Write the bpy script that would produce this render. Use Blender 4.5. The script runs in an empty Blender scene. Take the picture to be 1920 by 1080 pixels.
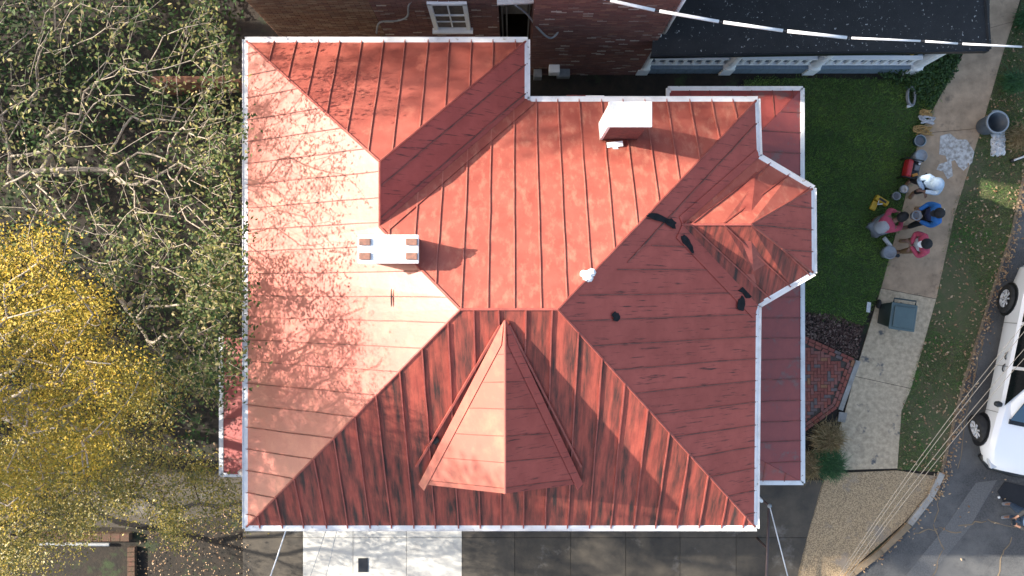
import bpy, bmesh, math, random
import numpy as np
from mathutils import Vector, Matrix
sc = bpy.context.scene
COL = sc.collection
PI = math.pi
H, F = 24.0, 1760.0

# ------------------------------------------------------------------ camera, sky, sun, exposure
cam = bpy.data.cameras.new('camera'); cam.sensor_width = 36; cam.lens = 36 * F / 1920
cam.clip_start = .5; cam.clip_end = 1500
co = bpy.data.objects.new('camera', cam); COL.objects.link(co); co.location = (0, 0, H); sc.camera = co
EL, AZ = math.radians(31), math.radians(13)
SUN = Vector((-math.cos(EL) * math.cos(AZ), math.cos(EL) * math.sin(AZ), math.sin(EL)))
w = bpy.data.worlds.new('World'); sc.world = w; w.use_nodes = True
nt = w.node_tree; bg = nt.nodes['Background']
sky = nt.nodes.new('ShaderNodeTexSky'); sky.sky_type = 'NISHITA'; sky.sun_disc = False
sky.sun_elevation = EL; sky.sun_rotation = math.atan2(SUN.x, SUN.y); sky.air_density = 1.1; sky.dust_density = 2.4; sky.ozone_density = .0
nt.links.new(sky.outputs[0], bg.inputs[0]); bg.inputs[1].default_value = 0.14
sl = bpy.data.lights.new('sun', 'SUN'); sl.energy = 5.0; sl.angle = math.radians(.55); sl.color = (1, .93, .82)
so = bpy.data.objects.new('sun', sl); COL.objects.link(so); so.rotation_euler = (-SUN).to_track_quat('-Z', 'Y').to_euler()
so.location = (-40, 12, 30)
sc.view_settings.view_transform = 'Standard'; sc.view_settings.look = 'None'
sc.view_settings.exposure = 1.42; sc.view_settings.gamma = 1; sc.view_settings.use_curve_mapping = False
sc.render.engine = 'CYCLES'; sc.cycles.max_bounces = 5

# ------------------------------------------------------------------ helpers
def W(px, py, z=0.0):                      # measuring aid: photo pixel at height z -> metres
    k = (H - z) / F
    return Vector(((px - 960) * k, (540 - py) * k, z))
def on_plane(px, py, p0, n):               # where the sight line meets a roof plane
    o = Vector((0, 0, H)); d = W(px, py, 0) - o
    return o + d * ((p0 - o).dot(n) / d.dot(n))

class MB:
    def __init__(s): s.v = []; s.f = []
    def poly(s, pts):
        b = len(s.v); s.v += [tuple(p) for p in pts]; s.f.append(tuple(range(b, b + len(pts)))); return s
    def prism(s, pts, up):                 # closed slab: pts plus the offset vector up
        up = Vector(up); n = len(pts); b = len(s.v)
        pts = [Vector(p) for p in pts]
        nr = Vector((0, 0, 0))
        for i in range(n): nr += pts[i].cross(pts[(i + 1) % n])
        if nr.dot(up) < 0: pts.reverse()
        s.v += [tuple(p) for p in pts] + [tuple(p + up) for p in pts]
        s.f.append(tuple(range(b + n - 1, b - 1, -1))); s.f.append(tuple(range(b + n, b + 2 * n)))
        for i in range(n):
            j = (i + 1) % n; s.f.append((b + i, b + j, b + n + j, b + n + i))
        return s
    def box(s, c, d, rz=0, rx=0, ry=0):
        m = Matrix.Rotation(rz, 3, 'Z') @ Matrix.Rotation(ry, 3, 'Y') @ Matrix.Rotation(rx, 3, 'X'); c = Vector(c)
        q = [c + m @ Vector((sx * d[0] / 2, sy * d[1] / 2, -d[2] / 2)) for sx, sy in ((-1, -1), (1, -1), (1, 1), (-1, 1))]
        return s.prism(q, m @ Vector((0, 0, d[2])))
    def beam(s, a, b, wd, ht, up=(0, 0, 1)):   # bar standing on the line a-b
        a = Vector(a); b = Vector(b); up = Vector(up).normalized()
        t = (b - a).normalized(); r = t.cross(up).normalized() * wd / 2
        return s.prism([a - r, a + r, b + r, b - r], up * ht)
    def tube(s, pts, rad, n=6, cap=True):
        pts = [Vector(p) for p in pts]; m = len(pts)
        if not hasattr(rad, '__len__'): rad = [rad] * m
        b = len(s.v); ref = None
        for i, p in enumerate(pts):
            t = (pts[min(i + 1, m - 1)] - pts[max(i - 1, 0)])
            t = t.normalized() if t.length > 1e-9 else Vector((0, 0, 1))
            if ref is None: ref = t.orthogonal()
            ref = (ref - t * ref.dot(t)); ref = ref.normalized() if ref.length > 1e-6 else t.orthogonal().normalized()
            o = t.cross(ref)
            for k in range(n):
                a = 2 * PI * k / n; s.v.append(tuple(p + (ref * math.cos(a) + o * math.sin(a)) * rad[i]))
        for i in range(m - 1):
            for k in range(n):
                k2 = (k + 1) % n; s.f.append((b + i * n + k, b + i * n + k2, b + (i + 1) * n + k2, b + (i + 1) * n + k))
        if cap:
            s.f.append(tuple(b + k for k in range(n - 1, -1, -1))); s.f.append(tuple(b + (m - 1) * n + k for k in range(n)))
        return s
    def lathe(s, prof, n=20, c=(0, 0, 0), m=None):   # prof: (r, z) list
        b = len(s.v); c = Vector(c)
        for r, z in prof:
            for k in range(n):
                a = 2 * PI * k / n; p = Vector((r * math.cos(a), r * math.sin(a), z))
                if m is not None: p = m @ p
                s.v.append(tuple(c + p))
        for i in range(len(prof) - 1):
            for k in range(n):
                k2 = (k + 1) % n; s.f.append((b + i * n + k, b + i * n + k2, b + (i + 1) * n + k2, b + (i + 1) * n + k))
        return s
    def build(s, name, mat, parent=None, smooth=False, bevel=0):
        me = bpy.data.meshes.new(name); me.from_pydata(s.v, [], s.f)
        me.materials.append(mat); me.validate()
        if smooth: me.shade_smooth()
        o = bpy.data.objects.new(name, me); COL.objects.link(o); o.parent = parent
        if bevel:
            bv = o.modifiers.new('bevel', 'BEVEL'); bv.width = bevel; bv.segments = 2; bv.limit_method = 'ANGLE'
        return o

def tag(o, label=None, cat=None, group=None, kind=None):
    for k, v in (('label', label), ('category', cat), ('group', group), ('kind', kind)):
        if v: o[k] = v
    return o
def empty(name, loc, label, cat, group=None, rz=0):
    o = bpy.data.objects.new(name, None); COL.objects.link(o); o.location = loc; o.rotation_euler.z = rz
    o.empty_display_size = .2
    return tag(o, label, cat, group)

# ------------------------------------------------------------------ materials
def mat(name, a, b=None, rough=.7, scale=6., stretch=(1, 1, 1), detail=6, lo=.35, hi=.65, bump=0., bscale=60., metal=0.,
        c=None, cscale=2., clo=.55, chi=.65, cstretch=(1, 1, 1), rand=0., island=None, spec=.5, coat=0.):
    m = bpy.data.materials.new(name); m.use_nodes = True; n = m.node_tree; N = n.nodes; L = n.links
    p = N['Principled BSDF']; p.inputs['Roughness'].default_value = rough; p.inputs['Metallic'].default_value = metal
    p.inputs['Specular IOR Level'].default_value = spec
    p.inputs['Coat Weight'].default_value = coat; p.inputs['Coat Roughness'].default_value = .36
    tc = N.new('ShaderNodeTexCoord')
    def noise(sc_, st, det=6):
        mp = N.new('ShaderNodeMapping'); mp.inputs['Scale'].default_value = st; L.new(tc.outputs['Object'], mp.inputs[0])
        t = N.new('ShaderNodeTexNoise'); t.inputs['Scale'].default_value = sc_; t.inputs['Detail'].default_value = det
        t.inputs['Roughness'].default_value = .65
        L.new(mp.outputs[0], t.inputs['Vector']); return t.outputs[0]
    def step(x, l, h):
        r = N.new('ShaderNodeMapRange'); r.inputs[1].default_value = l; r.inputs[2].default_value = h
        L.new(x, r.inputs[0]); return r.outputs[0]
    def mix(f, x, y):
        mx = N.new('ShaderNodeMix'); mx.data_type = 'RGBA'; L.new(f, mx.inputs[0])
        for q, i in ((x, 6), (y, 7)):
            if isinstance(q, tuple): mx.inputs[i].default_value = (*q[:3], 1)
            else: L.new(q, mx.inputs[i])
        return mx.outputs[2]
    colr = None
    if island:
        g = N.new('ShaderNodeNewGeometry'); r = N.new('ShaderNodeValToRGB'); e = r.color_ramp.elements
        for i, q in enumerate(island):
            if i < 2: el = e[i]
            else: el = e.new(1)
        for i, q in enumerate(island):
            e[i].position = i / max(1, len(island) - 1)
        for i, q in enumerate(island): e[i].color = (*q, 1)
        L.new(g.outputs['Random Per Island'], r.inputs[0]); colr = r.outputs[0]
    elif b: colr = mix(step(noise(scale, stretch, detail), lo, hi), a, b)
    if c: colr = mix(step(noise(cscale, cstretch), clo, chi), colr if colr else a, c)
    if rand and colr:
        oi = N.new('ShaderNodeObjectInfo'); hs = N.new('ShaderNodeHueSaturation')
        mr = N.new('ShaderNodeMapRange'); mr.inputs[3].default_value = 1 - rand; mr.inputs[4].default_value = 1 + rand
        L.new(oi.outputs['Random'], mr.inputs[0]); L.new(mr.outputs[0], hs.inputs['Value']); L.new(colr, hs.inputs['Color'])
        colr = hs.outputs[0]
    if colr: L.new(colr, p.inputs['Base Color'])
    else: p.inputs['Base Color'].default_value = (*a, 1)
    if bump:
        bn = N.new('ShaderNodeBump'); bn.inputs['Strength'].default_value = bump; bn.inputs['Distance'].default_value = .02
        L.new(noise(bscale, (1, 1, 1), 4), bn.inputs['Height']); L.new(bn.outputs[0], p.inputs['Normal'])
    return m
RED, RED2, PALE, GRIME = (.385, .105, .075), (.31, .076, .055), (.47, .185, .125), (.045, .028, .024)
M = {}
M['roof_nw'] = mat('red_paint_wing', RED, RED2, .55, 2.2, c=(.45, .14, .095), cscale=2.6, clo=.56, chi=.7, spec=.3, rand=.06, bump=.25, bscale=7)
M['roof_n'] = mat('red_paint_faded', RED, RED2, .5, 2.2, c=PALE, cscale=4.2, clo=.50, chi=.74, cstretch=(1.6, .6, 1), spec=.3, rand=.08, bump=.25, bscale=7)
M['roof_w'] = mat('red_paint', RED, (.37, .10, .075), .36, spec=.65, coat=.4, scale=2.0, c=(.46, .15, .10), cscale=2.2, clo=.5, chi=.7, rand=.06, bump=.22, bscale=6)
M['roof_s'] = mat('red_paint_grimy', (.40, .088, .058), (.30, .062, .044), .6, 2.5, (2.5, 1, 1), spec=.3, c=GRIME, cscale=1.1, clo=.40, chi=.66,
                  cstretch=(7, .45, 1), rand=.14, bump=.3, bscale=9)
M['roof_e'] = mat('red_paint_streaked', (.42, .092, .070), (.34, .070, .054), .6, 2.2, c=(.035, .02, .02), cscale=2.4, clo=.57, chi=.69, spec=.3,
                  cstretch=(.6, 11, 1), rand=.08, bump=.22, bscale=7)
M['roof_porch'] = mat('porch_red_paint', (.30, .062, .052), (.24, .05, .045), .5, 3, c=(.2, .09, .08), cscale=3, rand=.08, bump=.2, bscale=8)
M['seam'] = mat('seam_paint', (.34, .085, .062), (.24, .05, .038), .5, 5)
M['seam_pale'] = mat('seam_highlight', (.46, .16, .115), (.34, .09, .065), .5, 5)  # paler red paints in the highlight along the rib tops
M['seam_dark'] = mat('seam_grimy', (.30, .075, .055), (.09, .035, .028), .6, 4)
M['tar'] = mat('roof_tar', (.009, .010, .012), (.018, .020, .023), .85, 8, spec=.2, bump=.4, bscale=30)
M['white'] = mat('white_metal', (.78, .78, .77), (.58, .56, .53), .45, 3, lo=.45, hi=.8, c=(.36, .31, .26), cscale=7, clo=.63, chi=.7)
M['white_and_sunlit'] = mat('white_and_sunlit_brick', (.82, .81, .79), (.60, .52, .48), .8, 5, lo=.5, hi=.75, bump=.3, bscale=25)  # white of the caps; also paints sun on chimney side and breast
M['brick_dark'] = mat('old_chimney_brick', (.19, .055, .045), (.10, .035, .032), .9, 12, bump=.5, bscale=30, c=(.5, .42, .4), cscale=9, clo=.66, chi=.72)
M['brick_n'] = mat('neighbour_brick', (.115, .045, .035), (.07, .03, .026), .9, 5, island=[(.13, .055, .045), (.21, .085, .065), (.17, .065, .052), (.26, .13, .09), (.15, .07, .06), (.19, .085, .07), (.14, .06, .05), (.18, .075, .06), (.22, .10, .08), (.15, .065, .055), (.17, .08, .065), (.13, .055, .048), (.5, .43, .37)])
M['brick_o'] = mat('orange_brick', (.2, .1, .06), island=[(.17, .075, .045), (.24, .12, .07), (.13, .06, .04), (.30, .19, .12), (.20, .09, .05)], rough=.9)  # lighter orange brick for the left stretch of the wall
M['brick_old'] = mat('mossy_brick', (.105, .05, .034), (.06, .045, .026), .95, 9, bump=.5, bscale=30)
M['mortar'] = mat('mortar', (.16, .13, .11), (.09, .075, .065), .95, 9)
M['ventb'] = mat('vent_brick', (.28, .13, .09), (.16, .09, .07), .9, 14)
M['siding'] = mat('siding', (.62, .60, .56), (.52, .50, .46), .7, 3)
M['glass'] = mat('window_glass', (.02, .025, .03), rough=.08)
M['soil'] = mat('leaf_litter_soil', (.030, .022, .015), (.014, .012, .009), .95, 3, c=(.03, .045, .016), cscale=1.3, bump=.8, bscale=14)
M['turf'] = mat('lawn_soil', (.055, .085, .024), (.038, .058, .018), .95, 4, bump=.5, bscale=20)
M['strip'] = mat('verge_soil', (.11, .095, .05), (.055, .085, .028), .95, 3, bump=.6, bscale=20)
M['walk'] = mat('old_concrete', (.47, .33, .215), (.30, .21, .135), .9, 2.5, c=(.20, .145, .10), cscale=2.1, clo=.58, chi=.68, rand=.08, bump=.4, bscale=45)
M['walk2'] = mat('grey_concrete', (.55, .43, .29), (.35, .27, .18), .9, 9, c=(.11, .105, .10), cscale=2.4, clo=.6, chi=.68, rand=.06, bump=.4, bscale=45)
M['drive'] = mat('dark_concrete', (.090, .074, .055), (.045, .039, .032), .9, 1.3, c=(.17, .155, .135), cscale=1.1, clo=.58, chi=.72, rand=.12, bump=.3, bscale=40)
M['newslab'] = mat('new_concrete', (.56, .535, .48), (.45, .43, .39), .85, 2, c=(.34, .325, .30), cscale=2.2, clo=.58, chi=.72, bump=.2, bscale=40)
M['aggregate'] = mat('exposed_aggregate', (.46, .33, .19), (.19, .135, .08), .9, 38, detail=3, lo=.4, hi=.6, c=(.25, .20, .15), cscale=1.2, bump=.8, bscale=40)
M['asphalt'] = mat('asphalt', (.088, .088, .088), (.050, .050, .051), .92, 30, detail=4, c=(.115, .113, .110), cscale=.5, clo=.45, chi=.6, bump=.5, bscale=60)
M['tread'] = mat('worn_asphalt', (.14, .138, .136), (.095, .094, .093), .9, 30, detail=4, bump=.4, bscale=60)
M['curb'] = mat('kerb_concrete', (.36, .34, .31), (.24, .22, .19), .9, 4, bump=.3, bscale=40)
M['curb_soil'] = mat('soiled_kerb', (.25, .18, .11), (.15, .115, .075), .9, 4, bump=.3, bscale=40)
M['pbrick'] = []
for i, q in enumerate([(.31, .095, .065), (.27, .08, .058), (.24, .10, .08), (.17, .125, .115), (.33, .15, .075), (.29, .11, .085)]):
    M['pbrick'].append(mat('paver_%s' % 'abcdef'[i], q, tuple(x * .75 for x in q), .9, 20, bump=.3, bscale=60))
M['sand'] = mat('joint_sand', (.10, .075, .06), (.07, .055, .045), .95, 20)
M['mulch'] = mat('mulch', (.1, .06, .05), island=[(.045, .022, .018), (.10, .05, .04), (.07, .035, .028), (.26, .18, .14), (.06, .028, .02)], rough=.9)
M['leaf_tan'] = mat('dead_leaf', (.3, .2, .1), island=[(.26, .15, .07), (.38, .25, .13), (.17, .09, .045), (.45, .33, .20), (.30, .14, .06)], rough=.8)
M['grass'] = mat('grass_blade', (.05, .1, .02), island=[(.075, .185, .03), (.11, .23, .042), (.15, .28, .054), (.09, .21, .036), (.20, .27, .075)], rough=.6, c=(.22, .36, .06), cscale=.75, clo=.46, chi=.60)
M['grass_dry'] = mat('verge_blade', (.1, .1, .03), island=[(.08, .16, .03), (.15, .16, .055), (.09, .18, .04), (.22, .18, .09), (.11, .18, .045)], rough=.7, c=(.08, .21, .03), cscale=1.1, clo=.53, chi=.62)
M['leaf_mix'] = mat('crape_leaf', (.1, .12, .03), island=[(.045, .072, .016), (.08, .10, .026), (.03, .055, .013), (.16, .15, .045), (.30, .23, .11), (.075, .10, .022), (.20, .17, .05), (.045, .07, .018), (.035, .06, .015), (.06, .09, .02)], rough=.6, spec=.2)
M['leaf_gold'] = mat('golden_leaf', (.3, .2, .03), island=[(.34, .21, .014), (.42, .27, .02), (.24, .165, .014), (.18, .15, .015), (.48, .33, .05), (.30, .17, .012)], rough=.6, spec=.25, c=(.11, .105, .016), cscale=1.5, clo=.52, chi=.66)
M['leaf_olive'] = mat('olive_leaf', (.2, .15, .03), island=[(.18, .145, .016), (.26, .19, .02), (.09, .10, .016), (.33, .23, .03), (.13, .12, .018)], rough=.5)
M['leaf_green'] = mat('ivy_leaf', (.04, .09, .02), island=[(.016, .038, .010), (.028, .06, .014), (.045, .095, .022), (.02, .044, .012)], rough=.55, spec=.25)
M['bark'] = mat('pale_bark', (.38, .32, .25), (.21, .17, .13), .85, 14, bump=.4, bscale=40)
M['bark_dark'] = mat('dark_bark', (.10, .075, .06), (.055, .042, .035), .9, 14, bump=.5, bscale=40)
M['wood'] = mat('fence_wood', (.20, .085, .042), (.12, .052, .03), .85, 3, (1, 12, 1), rand=.15)
M['black_roof'] = mat('black_roofing', (.009, .010, .012), (.017, .018, .021), .75, 2.5, c=(.42, .42, .42), cscale=14, clo=.63, chi=.68, bump=.25, bscale=40)
M['ndeck'] = mat('grey_blue_boards', (.20, .26, .32), (.15, .20, .25), .6, 3, (14, 1, 1))
M['bluewhite'] = mat('porch_white_paint', (.90, .90, .90), (.84, .84, .85), .5, 3)
M['grey_metal'] = mat('grey_conduit', (.28, .29, .30), (.20, .21, .22), .5, 8)
M['cable'] = mat('cable_black', (.015, .015, .017), rough=.6)
M['sleeve'] = mat('cable_sleeve', (.76, .76, .77), (.62, .61, .62), .45, 6)
M['wire'] = mat('weathered_wire', (.13, .12, .105), (.09, .083, .075), .6, 8)
M['brown_metal'] = mat('brown_metal', (.075, .05, .05), (.055, .038, .038), .5, 8)
M['can'] = mat('grey_plastic', (.085, .105, .125), (.07, .088, .105), .5, 5)
M['can_rim'] = mat('pale_grey_plastic', (.28, .31, .34), (.23, .26, .29), .5, 8)
M['bin'] = mat('dark_green_plastic', (.022, .034, .032), (.028, .042, .038), .45, 4)
M['bin_lid'] = mat('grey_green_plastic', (.085, .125, .125), (.072, .105, .105), .42, 4)
M['tyre'] = mat('tyre_rubber', (.016, .016, .017), (.03, .028, .026), .85, 12)
M['alloy'] = mat('alloy_rim', (.62, .63, .64), (.5, .5, .51), .35, 10)
M['carwhite'] = mat('white_car_paint', (.80, .81, .82), rough=.22)
M['carblack'] = mat('black_trim', (.012, .013, .015), rough=.4)
M['carglass'] = mat('tinted_glass', (.006, .008, .01), rough=.05)
M['windscreen'] = mat('windscreen_glass', (.02, .06, .11), rough=.05)
M['lamp'] = mat('headlamp', (.5, .52, .55), rough=.1)
def flat(n, c, r=.7): return mat(n, c, tuple(x * .8 for x in c), r, 14, bump=.15, bscale=30)
for n_, c_, r_ in (('skin', (.20, .105, .07), .6), ('hoodie', (.42, .54, .68), .9), ('navy', (.02, .03, .085), .8), ('blue', (.02, .14, .42), .8),
                   ('blackcloth', (.014, .015, .018), .9), ('greyjacket', (.42, .42, .44), .9), ('pink', (.46, .07, .12), .9), ('jeans', (.035, .065, .12), .9),
                   ('greycloth', (.17, .18, .20), .9), ('boot', (.22, .13, .06), .8), ('hair', (.012, .010, .010), .7), ('red_tool', (.46, .02, .025), .35),
                   ('yellow_tool', (.62, .38, .02), .4), ('greybucket', (.27, .29, .32), .5), ('bluebucket', (.05, .11, .15), .5), ('whiteplastic', (.76, .77, .78), .5),
                   ('rope', (.46, .29, .11), .9), ('ropewhite', (.56, .55, .56), .9), ('orange', (.6, .25, .03), .5), ('mat', (.011, .012, .016), .8), 
                   ('drygrass', (.4, .28, .12), .8), ('controller', (.03, .03, .03), .5)):
    M[n_] = flat(n_, c_, r_)
M['plaster'] = mat('dried_plaster', (.60, .58, .55), (.30, .265, .23), .9, 11, lo=.4, hi=.62, bump=.5, bscale=30)
M['dry_clump'] = mat('straw_blade', (.3, .2, .1), island=[(.30, .20, .085), (.20, .13, .05), (.42, .30, .15), (.14, .10, .035), (.24, .19, .07)], rough=.8)
M['green_clump'] = mat('clump_blade', (.03, .1, .02), island=[(.015, .06, .012), (.03, .10, .018), (.05, .14, .03), (.02, .075, .015)], rough=.5)

# ------------------------------------------------------------------ the ground
def in_poly(x, y, P):
    c = np.zeros(len(x), bool); n = len(P)
    for i in range(n):
        x1, y1 = P[i][:2]; x2, y2 = P[(i + 1) % n][:2]
        t = ((y1 > y) != (y2 > y)); c ^= t & (x < (x2 - x1) * (y - y1) / ((y2 - y1) if y2 != y1 else 1e-9) + x1)
    return c
def scatter(P, n, rng):
    P = [(p[0], p[1]) for p in P]; xs = [p[0] for p in P]; ys = [p[1] for p in P]; out = np.zeros((0, 2))
    while len(out) < n:
        q = np.stack([rng.uniform(min(xs), max(xs), 2 * n), rng.uniform(min(ys), max(ys), 2 * n)], 1)
        out = np.concatenate([out, q[in_poly(q[:, 0], q[:, 1], P)]])
    return out[:n]
def tri_mesh(name, V, Fc, m, parent=None):
    me = bpy.data.meshes.new(name); k = Fc.shape[1]
    me.vertices.add(len(V)); me.vertices.foreach_set('co', V.astype(np.float32).ravel())
    me.loops.add(Fc.size); me.loops.foreach_set('vertex_index', Fc.astype(np.int32).ravel())
    me.polygons.add(len(Fc)); me.polygons.foreach_set('loop_start', np.arange(0, Fc.size, k, dtype=np.int32))
    me.update(calc_edges=True); me.validate(); me.materials.append(m)
    o = bpy.data.objects.new(name, me); COL.objects.link(o); o.parent = parent; return o
def blades(name, pts, z, h, wd, lean, m, seed, parent=None):
    r = np.random.default_rng(seed); n = len(pts); a = r.uniform(0, 2 * PI, n); hh = h * r.uniform(.5, 1.3, n); ln = hh * lean * r.uniform(.2, 1.3, n)
    b = r.uniform(0, 2 * PI, n); ww = wd * r.uniform(.6, 1.3, n)
    p = np.stack([pts[:, 0], pts[:, 1], np.full(n, z)], 1)
    s = np.stack([np.cos(a), np.sin(a), np.zeros(n)], 1) * ww[:, None] / 2
    t = p + np.stack([np.cos(b) * ln, np.sin(b) * ln, hh], 1)
    V = np.stack([p - s, p + s, t], 1).reshape(-1, 3); return tri_mesh(name, V, np.arange(3 * n).reshape(-1, 3), m, parent)
def leaves(name, P, size, m, seed, flatness=.6, parent=None, up=None):
    r = np.random.default_rng(seed); n = len(P)
    nrm = r.normal(size=(n, 3)); nrm[:, 2] = np.abs(nrm[:, 2]) + flatness; nrm /= np.linalg.norm(nrm, axis=1)[:, None]
    t = np.cross(nrm, r.normal(size=(n, 3))); t /= np.linalg.norm(t, axis=1)[:, None]; s = np.cross(nrm, t)
    L = (size * r.uniform(.6, 1.35, n))[:, None]; wd = L * r.uniform(.38, .6, n)[:, None]
    V = np.stack([P - t * L / 2, P + s * wd / 2 + nrm * wd * .18, P + t * L / 2, P - s * wd / 2 + nrm * wd * .18], 1).reshape(-1, 3)
    return tri_mesh(name, V, np.arange(4 * n).reshape(-1, 4), m, parent)
def sheet(name, pix, z, m, label, cat, th=None, kind='structure', parent=None):
    P = [W(x, y, 0) for x, y in pix]
    for p in P: p.z = z - (th or .05)
    o = MB().prism(P, (0, 0, th or .05)).build(name, m, parent)
    return tag(o, label, cat, kind=kind) if label else o
tag(MB().prism([(-300, -300, -.3), (300, -300, -.3), (300, 300, -.3), (-300, 300, -.3)], (0, 0, .28)).build('ground', M['soil']),
    'dark leaf-littered soil under the trees and around the houses', 'ground', kind='structure')
LAWN = [(1395, 150), (1500, 146), (1700, 150), (1790, 100), (1790, 130), (1725, 250), (1690, 400), (1652, 540), (1618, 612), (1395, 560)]
lawn = sheet('lawn', LAWN, .0, M['turf'], 'green lawn between the porch and the sidewalk', 'lawn')
VERGE = [(1915, 0), (2100, -60), (1990, 140), (1925, 290), (1893, 440), (1853, 560), (1803, 720), (1762, 885), (1682, 880), (1690, 760), (1745, 600), (1770, 450), (1800, 340), (1840, 240), (1880, 100)]
verge = sheet('grass_verge', VERGE, .0, M['strip'], 'leaf-strewn grass verge between sidewalk and kerb', 'verge')
ROAD = [(2105, -60), (3600, -400), (3600, 2400), (900, 2400), (1560, 1110), (1602, 1080), (1706, 992), (1745, 940), (1766, 888), (1807, 722), (1857, 562), (1897, 442), (1929, 292), (1994, 142)]
road = sheet('road', ROAD, -.012, M['asphalt'], 'dark cracked asphalt street beside the kerb', 'road')
sheet('road_patch', [(1830, 905), (1870, 900), (1818, 990), (1735, 1090), (1650, 1300), (1570, 1300), (1690, 1090), (1775, 985)], -.006, M['tread'], 'paler worn strip of asphalt along the street', 'road')
rr = random.Random(8)
for px in ([(1765, 925), (1752, 980), (1768, 1030), (1748, 1085)], [(1715, 1000), (1760, 990), (1800, 1000)], [(1895, 1010), (1880, 1040), (1870, 1090)], [(1800, 985), (1850, 975), (1905, 990), (1960, 980)], [(1842, 640), (1815, 760), (1798, 880)]):
    mb = MB()
    for a, b in zip(px, px[1:]):
        pp = [W(a[0] + (b[0] - a[0]) * k / 5 + rr.uniform(-3, 3), a[1] + (b[1] - a[1]) * k / 5 + rr.uniform(-3, 3)) for k in range(6)]
        for u, v in zip(pp, pp[1:]):
            u.z = v.z = -.011; mb.beam(u, v, rr.uniform(.012, .035), .007 + rr.uniform(0, .001))
    mb.build('crack_filling', M['curb_soil'], road)
WL = [(1850, -60), (1828, 60), (1790, 130), (1725, 250), (1690, 400), (1652, 540), (1602, 705), (1585, 770), (1546, 882)]
WR = [(1930, -60), (1900, 40), (1880, 100), (1840, 240), (1790, 400), (1755, 560), (1708, 728), (1690, 770), (1682, 878)]
walk = bpy.data.objects.new('sidewalk', None); COL.objects.link(walk)
tag(walk, 'worn concrete sidewalk running between lawn and grass verge', 'sidewalk', kind='structure')
for i in range(len(WL) - 1):
    q = [Vector(W(*p)) for p in (WL[i], WR[i], WR[i + 1], WL[i + 1])]
    if i in (1, 3, 5, 6):
        d = (q[0] - q[3]).normalized() * .012; q[0] = q[0] - d; q[1] = q[1] - d
    for p in q: p.z = -.06
    MB().prism(q, (0, 0, .075)).build('slab', M['walk'] if i < 5 else M['walk2'], walk)
AGG = [(1546, 888), (1682, 882), (1757, 893), (1740, 925), (1697, 978), (1598, 1066), (1556, 1100), (1490, 1100), (1515, 1000)]
sheet('driveway_apron', AGG, .01, M['aggregate'], 'tan exposed-aggregate driveway apron curving to the street', 'driveway')
kerb = bpy.data.objects.new('kerb', None); COL.objects.link(kerb); tag(kerb, 'low concrete kerb along the street edge', 'kerb', kind='structure')
KL = [(1992, 138), (1926, 290), (1894, 440), (1854, 560), (1804, 720), (1763, 886), (1742, 930), (1702, 982), (1650, 1032), (1598, 1072), (1540, 1115)]
for i in range(len(KL) - 1):
    a, b = W(*KL[i], -.05), W(*KL[i + 1], -.05); MB().beam(a, b - (b - a).normalized() * .012, .15 if i > 4 else .07, .125 if i > 4 else .075).build('kerbstone', M['curb'] if i in (5, 6) else M['curb_soil'], kerb)
drive = bpy.data.objects.new('driveway', None); COL.objects.link(drive)
tag(drive, 'stained concrete driveway slabs along the house wall', 'driveway', kind='structure')
XS = [455, 568, 662, 762, 866, 965, 1070, 1173, 1275, 1380, 1500]
for i in range(len(XS) - 1):
    for y0, y1 in ((900, 1008), (1008, 1190)):
        xr = XS[i + 1] + ((46 if y0 == 900 else 14) if i == 9 else 0)
        P = [W(XS[i] + .4, y0 + .4), W(xr - .4, y0 + .4), W(xr - ((32 if y0 == 900 else 32) if i == 9 else .4), y1 - .4), W(XS[i] + .4, y1 - .4)]
        for p in P: p.z = -.1
        MB().prism(P, (0, 0, .11 + (.006 if 0 < i < 4 else 0))).build('slab', M['newslab'] if 0 < i < 4 else M['drive'], drive)
sheet('garden_path', [(120, 900), (455, 880), (455, 960), (250, 990), (110, 985)], .0, M['drive'], 'grey stone path half hidden under the golden tree', 'path')
tag(sheet('paint_spill', [(1762, 255), (1780, 250), (1795, 262), (1812, 262), (1826, 285), (1822, 305), (1806, 320), (1796, 312), (1790, 300), (1783, 303), (1786, 330), (1776, 336), (1768, 322), (1755, 318), (1760, 308), (1776, 303), (1772, 292), (1760, 290)],
          .022, M['plaster'], None, None, th=.006), 'dried white plaster spill on the sidewalk', 'spill', kind='stuff')

# brick patio: herringbone pavers one by one
patio = bpy.data.objects.new('brick_patio', None); COL.objects.link(patio); tag(patio, 'red herringbone brick patio beside the porch', 'patio', kind='structure')
PAT = [(1440, 598), (1505, 628), (1604, 673), (1570, 765), (1505, 812), (1440, 850)]
PW = [W(*p) for p in PAT]
q = [Vector((p.x, p.y, -.06)) for p in PW]; MB().prism(q, (0, 0, .075)).build('bedding', M['sand'], patio)
random.seed(5); BL, BW = .172, .086
def inset(P, d):
    n = len(P); out = []; cx = sum(p.x for p in P) / n; cy = sum(p.y for p in P) / n; ctr = Vector((cx, cy, 0))
    for i in range(n):
        a, b, c = P[i - 1], P[i], P[(i + 1) % n]
        n1 = (b - a).normalized().cross(Vector((0, 0, 1))); n2 = (c - b).normalized().cross(Vector((0, 0, 1)))
        if n1.dot(ctr - b) < 0: n1, n2 = -n1, -n2
        k = (n1 + n2); out.append(b + k * d / (1 + n1.dot(n2)))
    return out
IN = inset(PW, .19); INp = [(p.x, p.y) for p in inset(PW, .22)]
pav = MB().box((0, 0, .012), (BL - .008, BW - .008, .024)).build('paver', M['pbrick'][0]).data
bpy.data.objects.remove(bpy.data.objects['paver']); pmesh = []
for m_ in M['pbrick']:
    c_ = pav.copy(); c_.materials[0] = m_; pmesh.append(c_)
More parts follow.
